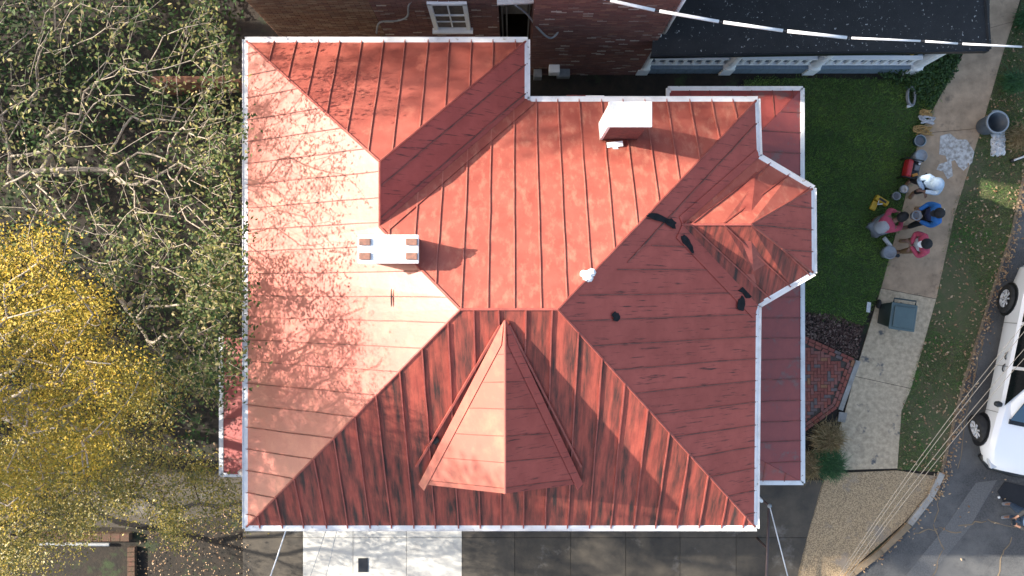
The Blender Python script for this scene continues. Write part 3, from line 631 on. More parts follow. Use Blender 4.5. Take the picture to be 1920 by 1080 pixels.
for k in range(11):
    p = W(70 + k * 17, 1004, 0) - ew.location; MB().box((p.x, p.y, .1), (.225, .2, .22)).build('brick', M['brick_old'], ew, bevel=.008)
p = W(70, 1020, .1) - ew.location; q = W(205, 1021, .1) - ew.location; MB().tube([p, q], .045, 8).build('pipe', M['grey_metal'], ew)
cb = empty('overhead_cable', W(1400, 50, 8), 'thick overhead cable in pale sleeves with black joints above the neighbour roof', 'cable')
CP = [(1040, -26), (1140, 0), (1232, 20), (1352, 41), (1472, 58), (1592, 71), (1730, 77), (1800, 82), (1920, 88), (2060, 96)]
cp = [W(x, y, 8) - cb.location for x, y in CP]; MB().tube(cp, .014, 7).build('core', M['cable'], cb, True)
for i in range(len(cp) - 1):
    t = (cp[i + 1] - cp[i]).normalized(); r = .029 if 0 < i < 5 else .018; MB().tube([cp[i] + t * .04, (cp[i] + cp[i + 1]) / 2, cp[i + 1] - t * .04], r, 9).build('sleeve', M['sleeve'], cb, True)
for i, (x0_, y0_, x1_, y1_) in enumerate(((1960, 560, 1560, 1100), (1968, 566, 1563, 1103), (1984, 584, 1574, 1098), (1994, 592, 1577, 1102))):
    a, b = W(x0_, y0_, 6.5), W(x1_, y1_, 6.5); pts = [a + (b - a) * (k / 14) - up * (.25 * (1 - (k / 7 - 1) ** 2)) for k in range(15)]
    tag(MB().tube(pts, .0052, 5).build('overhead_wire', M['wire'], None, True), 'pale overhead wire in the bundle crossing kerb and driveway apron', 'wire', 'overhead wires over the kerb')
for i, (x0_, y0_, x1_, y1_, r_) in enumerate(((536, 994, 500, 1100, .014), (612, 992, 575, 1100, .007), (632, 992, 606, 1100, .007))):
    a, b = W(x0_, y0_, 5.2), W(x1_, y1_, 4.6)
    tag(MB().tube([a, (a + b) / 2 - up * .05, b], r_, 5).build('service_wire', M['sleeve'] if i == 0 else M['grey_metal']), ('pale thick service wire leaving the eave over the dark slab', 'thin grey wire leaving the eave over the pale slab', 'thin grey wire leaving the eave over the pale slab')[i], 'wire', 'service wires below the eave')
rl = empty('handrail', W(1441, 1000, 0), 'brown metal handrail with a pale sloping stay beside the driveway', 'handrail')
a, b = W(1442, 948, 1.0) - rl.location, W(1436, 1110, 1.0) - rl.location; MB().tube([a, b], .035, 8).build('top_rail', M['brown_metal'], rl, True)
for p in (a, (a + b) / 2, b): MB().tube([p, Vector((p.x, p.y, 0))], .03, 8).build('post', M['brown_metal'], rl, True)
MB().tube([a + up * .05, W(1482, 1100, .5) - rl.location], .016, 6).build('stay', M['sleeve'], rl, True); MB().lathe([(0, .06), (.04, .05), (.055, 0), (.04, -.03), (0, -.04)], 10, a + up * .04).build('cap', M['can_rim'], rl, True)
o = sheet('door_mat', [(672, 1046), (690, 1046), (690, 1072), (672, 1072)], .035, M['carblack'], None, None, th=.02); tag(o, 'small black rectangular mat on the pale driveway slab', 'mat')

# ------------------------------------------------------------------ trees
def grow(name, label, base, targets, m_bark, m_leaf, lsize, nleaf, spread, seed, r0=.10, forks=None, group=None, tip=.006, along=.5):
    r = random.Random(seed); root = empty(name, base, label, 'tree', group); base = Vector(base)
    nodes = [Vector((0, 0, 0))]; par = [-1]; PL = np.zeros(200000)
    hz = min(t.z for t in targets) * .5
    for k in range(1, 5): nodes.append(Vector((r.gauss(0, .05) * k, r.gauss(0, .05) * k, hz * k / 4))); par.append(k - 1)
    T_ = sorted([t - base for t in targets], key=lambda t: (t - nodes[4]).length)
    tips = []; NA = np.zeros((200000, 3)); NA[:5] = [tuple(x) for x in nodes]
    for t in T_:
        d = np.linalg.norm(NA[4:len(nodes)] - np.array(t), axis=1) + np.maximum(0, NA[4:len(nodes), 2] - t.z) * .8 + PL[4:len(nodes)] * .55
        i = 4 + int(np.argmin(d)); a = nodes[i]; L = (t - a).length; n = max(1, int(L / .28)); prev = i
        bend = Vector((r.gauss(0, .07), r.gauss(0, .07), r.gauss(.06, .05))) * L
        for k in range(1, n + 1):
            u = k / n; p = a + (t - a) * u + bend * (4 * u * (1 - u)) * .6 + Vector((r.gauss(0, .012), r.gauss(0, .012), r.gauss(0, .012)))
            NA[len(nodes)] = tuple(p); PL[len(nodes)] = PL[prev] + (p - nodes[prev]).length; nodes.append(p); par.append(prev); prev = len(nodes) - 1
        tips.append(prev)
    n = len(nodes); w_ = [0.] * n; ch = [[] for _ in range(n)]
    for i in range(n - 1, 0, -1): ch[par[i]].append(i)
    for i in range(n - 1, -1, -1):
        if not ch[i]: w_[i] = 1.
        if par[i] >= 0: w_[par[i]] += w_[i]
    tot = w_[0]; rad = [max(tip, r0 * (x / tot) ** .5) for x in w_]
    mb = MB()
    for i in range(n):                     # chains from each fork
        for c in ch[i]:
            if i and c == max(ch[i], key=lambda q: w_[q]) : continue
            path = [i, c]
            while ch[path[-1]]: path.append(max(ch[path[-1]], key=lambda q: w_[q]))
            mb.tube([nodes[k] for k in path], [min(rad[k], rad[c]) for k in path], 6 if rad[c] > .02 else 4)
    mb.build('trunk', m_bark, root, True)
    rg_ = np.random.default_rng(seed); idx = [i for i in range(5, n) if w_[i] <= 6]
    pk = rg_.choice(len(idx), nleaf); tp = rg_.choice(len(tips), nleaf); sel = rg_.random(nleaf) < along
    P = np.where(sel[:, None], NA[np.array(idx)[pk]], NA[np.array(tips)[tp]]) + rg_.normal(size=(nleaf, 3)) * np.array([spread, spread, spread * .7])
    lo = leaves('crown', P, lsize, m_leaf, seed, 1.0, root); lo['kind'] = 'stuff'
    return root
def cloud(poly, n, z0, z1, seed, clump=0):
    rg_ = np.random.default_rng(seed); P = scatter([(x, y) for x, y in poly], n, rg_); out = []
    for x, y in P: out.append(W(x, y, rg_.uniform(z0, z1)))
    return out
grow('bare_tree', 'half-bare tree with pale branches and sparse tan-green leaves beside the eave', W(150, 330, 0), cloud([(-60, -60), (250, -40), (330, 60), (425, 110), (440, 250), (435, 400), (400, 480), (200, 520), (-60, 470)], 560, 4.4, 9.0, 21) + cloud([(370, -40), (430, 60), (440, 170), (470, 260), (445, 330), (468, 430), (440, 540), (360, 500), (390, 380), (340, 260), (390, 150), (340, 60)], 280, 5.4, 8.3, 31), M['bark'], M['leaf_mix'], .085, 6200, .12, 21, .075, tip=.0035)
grow('leaning_tree', 'thin pale-branched tree reaching over the eave beside the side porch', W(300, 560, 0), cloud([(180, 480), (300, 420), (430, 450), (475, 520), (480, 700), (440, 760), (330, 800), (230, 640)], 170, 3.6, 7.0, 22) + cloud([(330, 480), (440, 470), (462, 560), (430, 620), (465, 700), (380, 740)], 110, 5.4, 8.6, 32), M['bark'], M['leaf_mix'], .085, 5600, .13, 22, .05, tip=.0035)
grow('golden_tree', 'dense golden-leaved tree in front of the low brick wall', W(60, 740, 0), cloud([(-90, 450), (70, 440), (110, 470), (95, 530), (170, 545), (205, 600), (190, 640), (270, 690), (255, 760), (190, 770), (215, 830), (150, 900), (120, 860), (50, 960), (-90, 930)], 260, 6.0, 10.4, 23), M['bark'], M['leaf_gold'], .05, 36000, .19, 23, .13, along=.6)
grow('olive_tree', 'olive-gold small tree spreading over the grey path', W(70, 960, 0), cloud([(-60, 850), (120, 800), (230, 830), (250, 900), (190, 960), (100, 1090), (-60, 1100)], 200, 3.2, 6.0, 24), M['bark_dark'], M['leaf_olive'], .06, 20000, .17, 24, .08, along=.6)
grow('young_tree', 'young olive-green sapling between golden tree and side porch', W(240, 930, 0), cloud([(200, 640), (330, 690), (340, 840), (440, 880), (455, 990), (330, 1010), (200, 960)], 120, 1.6, 4.6, 25), M['bark_dark'], M['leaf_olive'], .06, 12000, .19, 25, .05)
for sd, (x, y, z0, z1, rx, ry, n_) in enumerate(((-17, .6, 10.5, 17.5, 2.8, 2.6, 4200), (-19.5, 9.6, 15.5, 22.5, 3.0, 2.4, 12000), (-15.5, -3.0, 8.5, 18.5, 3.2, 3.6, 20000), (-22, 7.6, 11.5, 17, 2.6, 2.4, 4200), (-15.5, 5.6, 1.5, 9.4, 3.0, 3.2, 18000), (-15.8, .2, 1.5, 9.0, 3.0, 3.0, 16000))):  # unseen trees left of the frame, added and shaped for their shade
    r = random.Random(sd + 40); tg = []
    while len(tg) < (45 if sd in (0, 3) else 150):
        v = Vector((r.uniform(-1, 1), r.uniform(-1, 1), r.uniform(-1, 1)))
        if v.length < 1: tg.append(Vector((x + v.x * rx, y + v.y * ry, (z0 + z1) / 2 + v.z * (z1 - z0) / 2)))
    grow('shade_tree', ('unseen tall golden tree shading the left roof slope', 'unseen tall tree with high crown keeping sun off the lawn', 'unseen tall dense tree shading the driveway slabs', 'unseen tall far tree shading the upper roof wing', 'unseen low dense tree shading the ground below the half-bare tree', 'unseen low dense tree shading the ground below the golden-leaved tree')[sd], (x, y, 0), tg, M['bark'], M['leaf_gold'] if sd in (0, 2) else M['leaf_mix'], .15, n_, .42 if sd in (0, 3) else .3, 60 + sd, .2)
# ivy and low growth on the left
rng = np.random.default_rng(77)
for nm, lab, poly, n_, z1, sz, m_ in (('ivy', 'dark green ivy covering the ground behind the fence', [(-80, -80), (470, -80), (455, 60), (440, 190), (260, 240), (-80, 300)], 3600, .9, .13, 'leaf_green'),
                              ('undergrowth', 'dark mixed undergrowth below the trees beside the house', [(-80, 250), (450, 200), (452, 620), (410, 640), (410, 880), (250, 880), (-80, 1000)], 3600, .7, .11, 'leaf_green'),
                              ('weeds', 'leafy green weeds at the end of the neighbour porch', [(1640, 142), (1700, 128), (1745, 95), (1800, 92), (1790, 135), (1740, 205), (1690, 165)], 1800, .55, .085, 'leaf_green')):
    P = scatter([W(x, y) for x, y in poly], n_, rng); hz = (.5 + .5 * np.sin(P[:, 0] * 2.2 + 1) * np.sin(P[:, 1] * 1.9)) * z1
    tag(leaves(nm, np.c_[P, .02 + rng.random(n_) * (hz + .12)], sz, M[m_], 78, .8), lab, 'plants', kind='stuff')
P = scatter([W(x, y) for x, y in [(-80, 250), (450, 200), (452, 620), (410, 880), (250, 880), (-80, 1000)]], 800, rng)
tag(leaves('ground_leaves', np.c_[P, rng.uniform(.0, .35, len(P))], .085, M['leaf_tan'], 80, 1.2), 'brown fallen leaves lying under the left trees', 'leaves', kind='stuff')
def clump(name, label, px, py, rad, h, n, m, seed):
    r = np.random.default_rng(seed); c = W(px, py, 0); mb = MB(); root = c
    V = []; Fc = []
    for k in range(int(n * 2.2)):
        a = r.uniform(0, 2 * PI); R = rad * r.uniform(.35, 1.05); hh = h * r.uniform(.6, 1.1); d = np.array([math.cos(a), math.sin(a), 0]); s = np.array([-d[1], d[0], 0]) * .005
        p0 = np.array([r.normal(), r.normal(), 0]) * rad * .22; p1 = p0 + d * R * .4 + np.array([0, 0, hh]); p2 = p0 + d * R * r.uniform(.6, 1) + np.array([0, 0, hh * r.uniform(.45, .9)]); b = len(V)
        V += [p0 - s, p0 + s, p1 + s, p1 - s, p2 + s * .2, p2 - s * .2]; Fc += [(b, b + 1, b + 2, b + 3), (b + 3, b + 2, b + 4, b + 5)]
    o = tri_mesh(name, np.array(V), np.array(Fc), m); o.location = c; return tag(o, label, 'plant')
clump('ornamental_grass', 'straw-coloured ornamental grass clump below the brick patio', 1545, 818, .48, .55, 700, M['dry_clump'], 1)
clump('ornamental_grass', 'bright green grass clump beside the driveway apron', 1548, 866, .46, .55, 800, M['green_clump'], 2)
clump('ornamental_grass', 'pale tan grass clump tucked against the porch gutter', 1508, 868, .42, .5, 600, M['dry_clump'], 3)
for i, (x, y, s_, m_, lb) in enumerate(((1893, 158, .4, 'green_clump', 'green strappy plant beyond the trash can'), (1900, 262, .45, 'dry_clump', 'dry strappy plant beside the crumpled white plastic'), (1915, 40, .4, 'green_clump', 'green strappy plant beside the overhead cable end'))): clump('strappy_plant', lb, x, y, s_, .4, 240, M[m_], 10 + i)

# ------------------------------------------------------------------ car
cf, cr = W(1845, 806, .36), W(1896, 562, .36); ax = (cf - cr).normalized(); WB = (cf - cr).length; hd = math.atan2(ax.y, ax.x)
left = Vector((-ax.y, ax.x, 0)); ctr = (cf + cr) / 2 + left * .86; ctr.z = -.012
car = empty('parked_car', ctr, 'white sport utility car parked at the kerb with front wheel turned', 'car', rz=hd)
hx = WB / 2
def loft(secs, name, m, par, bev=0):
    mb = MB(); n = len(secs[0]); 
    for s_ in secs: mb.v += [tuple(p) for p in s_]
    for i in range(len(secs) - 1):
        for k in range(n - 1): mb.f.append((i * n + k, i * n + k + 1, (i + 1) * n + k + 1, (i + 1) * n + k))
    mb.f.append(tuple(range(n))); mb.f.append(tuple(len(mb.v) - 1 - k for k in range(n)))
    o = mb.build(name, m, par, True); e_ = o.modifiers.new('edge', 'EDGE_SPLIT'); e_.split_angle = math.radians(38); return o
def sec(x, hw, zs, zb, zt, tum=.06):     # closed body section: sill, belt, shoulder, top
    R_ = [(hw - .06, zs), (hw, zs + .12), (hw + .005, (zs + zb) / 2), (hw - .02, zb), (hw - tum - .06, zt), (0, zt + .03)]
    return [Vector((x, -y, z)) for y, z in R_] + [Vector((x, y, z)) for y, z in R_[-2::-1]]
f_, b_ = hx + .88, -hx - .95
body = loft([sec(b_, .72, .45, .85, .95), sec(b_ + .12, .86, .34, .95, 1.05), sec(-hx - .42, .93, .30, 1.0, 1.09), sec(-hx, .95, .30, 1.0, 1.09), sec(-hx + .5, .94, .28, 1.0, 1.09), sec(0, .93, .28, .98, 1.08), sec(hx - .75, .93, .28, .97, 1.07), sec(hx - .45, .94, .29, .95, 1.06), sec(hx, .96, .31, .93, 1.03), sec(hx + .42, .93, .33, .86, .97), sec(f_ - .14, .80, .36, .78, .88), sec(f_, .58, .42, .68, .76)], 'body', M['carwhite'], car)
def gsec(x, hw, zb, zt, k=.16): return [Vector((x, -hw, zb)), Vector((x, -hw + k, zt - .05)), Vector((x, -hw + k + .10, zt)), Vector((x, 0, zt + .03)), Vector((x, hw - k - .10, zt)), Vector((x, hw - k, zt - .05)), Vector((x, hw, zb))]
loft([gsec(-hx - .75, .78, 1.03, 1.08), gsec(-hx - .45, .82, 1.03, 1.66), gsec(-hx + .2, .85, 1.03, 1.74), gsec(0, .85, 1.03, 1.76), gsec(hx - 1.45, .84, 1.03, 1.72), gsec(hx - 1.2, .84, 1.03, 1.62), gsec(hx - .42, .80, 1.02, 1.05)], 'cabin', M['carwhite'], car)
for sgn in (-1, 1):
    for x0_, x1_, t0, t1 in ((-hx - .28, -hx + .55, -hx - .24, -hx + .5), (-hx + .63, -.02, -hx + .6, -.05), (.06, hx - .72, .03, hx - 1.25)):
        MB().prism([Vector((x0_, sgn * .853, 1.08)), Vector((x1_, sgn * .853, 1.08)), Vector((t1, sgn * .725, 1.60)), Vector((t0, sgn * .725, 1.60))], Vector((0, sgn * .012, .004))).build('side_window', M['carglass'], car)
    for hx_ in (-.25, hx - 1.62): MB().tube([Vector((hx_ - .09, sgn * .945, .86)), Vector((hx_ - .05, sgn * .985, .875)), Vector((hx_ + .05, sgn * .985, .875)), Vector((hx_ + .09, sgn * .945, .86))], .016, 6).build('door_handle', M['carblack'], car, True)
    for dx in (hx - .52, -.02 + .03, -hx + .60): MB().box((dx, sgn * .944, .70), (.010, .012, .62)).build('door_gap', M['carblack'], car)
    MB().lathe([(0, -.07), (.07, -.05), (.1, 0), (.07, .05), (0, .07)], 10, (hx - .72, sgn * 1.03, 1.1), Matrix.Rotation(PI / 2, 3, 'X') @ Matrix.Diagonal((.8, .8, 1.6)).to_3x3()).build('mirror', M['carblack'], car, True)
    MB().box((f_ - .16, sgn * .66, .74), (.26, .26, .13), -sgn * .5).build('headlight', M['lamp'], car, bevel=.03)
MB().prism([Vector((hx - .42, -.66, 1.10)), Vector((hx - .42, .66, 1.10)), Vector((hx - 1.16, .58, 1.66)), Vector((hx - 1.16, -.58, 1.66))], Vector((.02, 0, .02))).build('windscreen', M['windscreen'], car)
MB().box((hx - .36, 0, 1.085), (.12, 1.35, .03)).build('wiper_cowl', M['carblack'], car)
MB().tube([Vector((f_ - .26, -.86, .46)), Vector((f_ - .02, -.6, .45)), Vector((f_ + .04, 0, .45)), Vector((f_ - .02, .6, .45)), Vector((f_ - .26, .86, .46))], .085, 8).build('bumper', M['carblack'], car, True)
for sx, sy in ((1, 1), (1, -1), (-1, 1), (-1, -1)):
    MB().lathe([(.43, -.02), (.43, .02), (0, .03)], 20, (sx * hx, sy * .948, .40), Matrix.Rotation(-sy * PI / 2, 3, 'X')).build('wheel_arch', M['carblack'], car)
    m_ = Matrix.Rotation(.42 if sx > 0 else 0, 3, 'Z') @ Matrix.Rotation(-sy * PI / 2, 3, 'X'); c = (sx * hx, sy * (.99 if sx > 0 else .93), .372)
    wh = bpy.data.objects.new('wheel', None); COL.objects.link(wh); wh.parent = car
    MB().lathe([(.23, .10), (.34, .11), (.37, .06), (.37, -.08), (.34, -.12), (.2, -.12)], 26, c, m_).build('tyre', M['tyre'], wh, True)
    rim = MB().lathe([(.24, .10), (.23, .075), (.19, .05)], 24, c, m_).lathe([(.07, .07), (.06, .1), (0, .1)], 12, c, m_)
    for k in range(8):
        a = 2 * PI * k / 8; p = m_ @ Vector((.05 * math.cos(a), .05 * math.sin(a), .08)); q = m_ @ Vector((.225 * math.cos(a), .225 * math.sin(a), .085)); rim.tube([Vector(c) + p, Vector(c) + q], .024, 5)
    rim.build('rim', M['alloy'], wh, True); MB().lathe([(.23, .04), (0, .04)], 20, c, m_).build('brake_disc', M['carblack'], wh)

# ------------------------------------------------------------------ bins and tools
p = W(1844, 238, 0); tc_ = empty('trash_can', (p.x, p.y, .0), 'open grey round trash can with pale rim standing on the sidewalk edge', 'trash can')
MB().lathe([(0, .01), (.205, .01), (.215, .05), (.262, .70), (.247, .70), (.20, .08), (0, .07)], 28).build('body', M['can'], tc_, True)
MB().lathe([(.262, .66), (.285, .67), (.285, .715), (.262, .725), (.246, .715), (.246, .69)], 28).build('rim', M['can_rim'], tc_, True)
for sgn in (-1, 1): MB().tube([(.10 * k, sgn * (.28 + .04 * (1 - abs(k))), .62) for k in (-1, -.5, .5, 1)], .018, 6).build('handle', M['can_rim'], tc_, True)
rr = random.Random(4)
def crumple(name, label, cat, px, py, sx, sy, h, m, seed, n=16):
    r = random.Random(seed); c = W(px, py, 0); mb = MB(); b = 0; N = 12
    for j in range(N + 1):
        for i in range(N + 1):
            u, v = i / N * 2 - 1, j / N * 2 - 1; e_ = max(0, 1 - max(abs(u), abs(v)) ** 3); f = 1 + r.uniform(-.12, .12)
            mb.v.append((c.x + u * sx * f, c.y + v * sy * f + .15 * u * sx, .012 + h * e_ * r.uniform(.15, 1)))
    for j in range(N):
        for i in range(N): k = j * (N + 1) + i; mb.f.append((k, k + 1, k + N + 2, k + N + 1))
    return tag(mb.build(name, m), label, cat)
crumple('plastic_bag', 'crumpled white plastic sheet beside the grey trash can', 'plastic', 1871, 270, .18, .30, .22, M['whiteplastic'], 3)
pl = empty('black_pole', W(1893, 303, 0), 'black pole with white end lying on the verge', 'pole'); d_ = W(1950, 282, .0) - pl.location
MB().tube([Vector((0, 0, .05)), d_ + up * .05], .045, 8).build('shaft', M['carblack'], pl, True); MB().tube([d_ * .08 + up * .095, d_ + up * .095], .025, 6).build('stripe', M['whiteplastic'], pl, True)
p = W(1662, 590, 0); bn = empty('wheeled_bin', (p.x, p.y, 0), 'dark green wheeled bin with grey-green lid standing on the sidewalk', 'bin', rz=math.radians(-8))
MB().v; bm_ = MB(); lo_ = [(-.22, -.25), (.22, -.25), (.22, .25), (-.22, .25)]; hi_ = [(-.29, -.33), (.29, -.33), (.29, .31), (-.29, .31)]
bm_.v = [(x, y, .02) for x, y in lo_] + [(x, y, 1.0) for x, y in hi_]; bm_.f = [(3, 2, 1, 0), (4, 5, 6, 7)] + [(i, (i + 1) % 4, 4 + (i + 1) % 4, 4 + i) for i in range(4)]
bm_.build('body', M['bin'], bn, bevel=.03)
ld = MB(); a_ = [(-.32, -.36), (.32, -.36), (.32, .30), (-.32, .30)]; ld.prism([Vector((x, y, 1.0)) for x, y in a_], up * .05); ld.prism([Vector((x * .78, y * .78 - .01, 1.045)) for x, y in a_], up * .045)
ld.build('lid', M['bin_lid'], bn, bevel=.025); MB().tube([(-.27, .28, 1.0), (-.27, .40, 1.02), (.27, .40, 1.02), (.27, .28, 1.0)], .020, 8).build('handle', M['bin'], bn, True)
for sgn in (-1, 1): MB().lathe([(0, -.03), (.11, -.03), (.12, 0), (.11, .03), (0, .03)], 16, (sgn * .28, .24, .12), Matrix.Rotation(PI / 2, 3, 'Y')).build('wheel', M['tyre'], bn, True)
MB().box((-.262, -.02, .72), (.012, .16, .07), 0, 0, -.07).build('sticker', M['whiteplastic'], bn)
tag(sheet('white_board', [(1625, 566), (1632, 567), (1630, 586), (1623, 585)], .05, M['whiteplastic'], None, None, th=.03), 'small white board lying on the grass beside the bin', 'board')
def bucket(px, py, r_, h_, m, lid, label, rim='can_rim'):
    p = W(px, py, 0); b = empty('bucket', (p.x, p.y, .016), label, 'bucket')
    MB().lathe([(0, 0), (r_ * .85, 0), (r_, h_), (r_ * .93, h_), (r_ * .8, .03), (0, .03)], 22).build('body', M[m], b, True)
    MB().lathe([(r_, h_ - .03), (r_ + .012, h_ - .02), (r_ + .012, h_), (r_ * .94, h_ + .005)], 22).build('rim', M[rim], b, True)
    if lid: MB().lathe([(r_ * 1.04, h_ - .01), (r_ * 1.04, h_ + .02), (r_ * .9, h_ + .025), (r_ * .88, h_ + .012), (0, h_ + .012)], 22).build('lid', M[m], b, True)
    else: MB().lathe([(0, h_ * .6), (r_ * .86, h_ * .6)], 22).build('contents', M[lid if lid else 'plaster' if 'white' in m else 'greycloth'], b)
    MB().tube([(r_ * math.cos(t), r_ * math.sin(t) * .95, h_ - .02 - .02 * math.sin(t)) for t in [PI * k / 8 for k in range(9)]], .006, 5).build('handle', M['wire'], b, True); return b
bucket(1715, 296, .15, .36, 'greybucket', True, 'grey lidded bucket beside the red machine'); bucket(1719, 266, .14, .2, 'bluebucket', False, 'dark blue bucket below the tan rope pile')
bucket(1690, 356, .095, .18, 'whiteplastic', False, 'small white pail on the grass beside the hooded person'); bucket(1675, 369, .095, .2, 'greybucket', False, 'small grey pail beside the yellow tool'); bucket(1658, 474, .16, .34, 'greybucket', True, 'grey lidded bucket beside the orange-handled tool')
def ropes(name, label, px, py, sx, sy, m, seed):
    r = random.Random(seed); c = W(px, py, 0); pts = []; ph = r.random() * 6
    for k in range(150):
        t = k * .33; pts.append(Vector((c.x + sx * (math.cos(t * 1.03 + ph) * (.75 + .25 * math.sin(t * .37))) + r.gauss(0, .01), c.y + sy * math.sin(t * .71 + ph) * (.8 + .2 * math.cos(t * .23)), .03 + .05 * abs(math.sin(t * .5)) + .0004 * k)))
    return tag(MB().tube(pts, .013, 5).build(name, m, None, True), label, 'rope')
ropes('coiled_rope', 'tan rope heaped at the lawn edge above the blue bucket', 1728, 246, .26, .13, M['rope'], 1); ropes('coiled_rope', 'white and grey rope heaped between tan rope piles', 1735, 226, .22, .11, M['ropewhite'], 2); ropes('coiled_rope', 'small tan rope pile topmost by the sidewalk edge', 1733, 213, .16, .09, M['rope'], 3)
hb = empty('hose_coil', W(1705, 182, 0), 'grey hose loop with white end on the lawn', 'hose'); MB().tube([(.10 * math.cos(t), .24 * math.sin(t), .05 + .01 * t) for t in [k * .4 for k in range(30)]], .03, 6).build('hose', M['grey_metal'], hb, True); MB().box((-.02, -.24, .09), (.16, .07, .05), .3).build('nozzle', M['whiteplastic'], hb, bevel=.01)
gn = empty('generator', W(1699, 320, 0), 'red portable machine with black frame beside the grey lidded bucket', 'generator', rz=math.radians(-12))
MB().box((-.09, 0, .30), (.16, .46, .22), 0, 0, .25).build('tank', M['red_tool'], gn, bevel=.05); MB().box((.05, 0, .15), (.36, .40, .26)).build('engine', M['carblack'], gn, bevel=.03)
for y in (-.24, .24): MB().tube([(-.2, y, .02), (-.2, y, .42), (.22, y, .42), (.22, y, .02)], .018, 6).build('frame', M['carblack'], gn, True)
MB().box((.13, .06, .30), (.12, .14, .06)).build('air_filter', M['greycloth'], gn, bevel=.01); MB().box((.12, -.12, .30), (.14, .07, .05), .5).build('pull_handle', M['orange'], gn, bevel=.01); MB().lathe([(0, .36), (.03, .36), (.03, .33)], 10, (.16, .17, 0)).build('fuel_cap', M['whiteplastic'], gn)
yt = empty('power_tool', W(1646, 380, 0), 'yellow boxy power tool lying on the grass', 'tool', rz=math.radians(-32))
MB().box((.02, .06, .10), (.36, .14, .16)).build('housing', M['yellow_tool'], yt, bevel=.03); MB().box((-.07, -.14, .07), (.15, .24, .09), .12).build('base', M['yellow_tool'], yt, bevel=.02); MB().tube([(-.06, 0, .19), (-.04, -.10, .21), (.06, -.02, .2)], .018, 6).build('grip', M['whiteplastic'], yt, True); MB().box((.02, .06, .195), (.2, .05, .03)).build('vent', M['carblack'], yt)
ct = empty('caulking_gun', W(1668, 462, 0), 'orange-handled tool with white tube lying above the grey lidded bucket', 'tool', rz=math.radians(-52)); MB().tube([(-.28, 0, .06), (.0, 0, .06)], .055, 10).build('tube', M['whiteplastic'], ct, True); MB().tube([(0, 0, .06), (.22, 0, .07)], .04, 8).build('handle', M['orange'], ct, True); MB().lathe([(0, .02), (.05, .02), (.05, .08), (0, .08)], 10, (.30, 0, 0)).build('tip', M['carblack'], ct)
o = sheet('landing_mat', [(1870, 922), (1884, 903), (1906, 908), (1960, 918), (1960, 962), (1905, 950), (1884, 945), (1878, 935)], .006, M['mat'], None, None, th=.012); tag(o, 'flat black mat spread on the asphalt in front of the car', 'mat')
p = W(1872, 932, .02); tag(MB().lathe([(0, 0), (.025, .01), (.036, .035), (.025, .06), (0, .07)], 12, (p.x, p.y, .012)).build('ball', M['whiteplastic'], None, True), 'small white ball at the corner of the black mat', 'ball')

# ------------------------------------------------------------------ people
def skin(name, verts, edges, m, par, rootv=0, sub=1):
    me = bpy.data.meshes.new(name); me.from_pydata([v[:3] for v in verts], edges, []); o = bpy.data.objects.new(name, me); COL.objects.link(o)
    md = o.modifiers.new('skin', 'SKIN'); md.use_smooth_shade = True
    if not me.skin_vertices: return o
    for i, v in enumerate(verts):
        r = v[3]; me.skin_vertices[0].data[i].radius = r if isinstance(r, tuple) else (r, r); me.skin_vertices[0].data[i].use_root = (i == rootv)
    s_ = o.modifiers.new('sub', 'SUBSURF'); s_.levels = s_.render_levels = sub
    dg = bpy.context.evaluated_depsgraph_get(); m2 = bpy.data.meshes.new_from_object(o.evaluated_get(dg)); bpy.data.objects.remove(o)
    m2.materials.clear(); m2.materials.append(m); o = bpy.data.objects.new(name, m2); COL.objects.link(o); o.parent = par; m2.shade_smooth(); return o
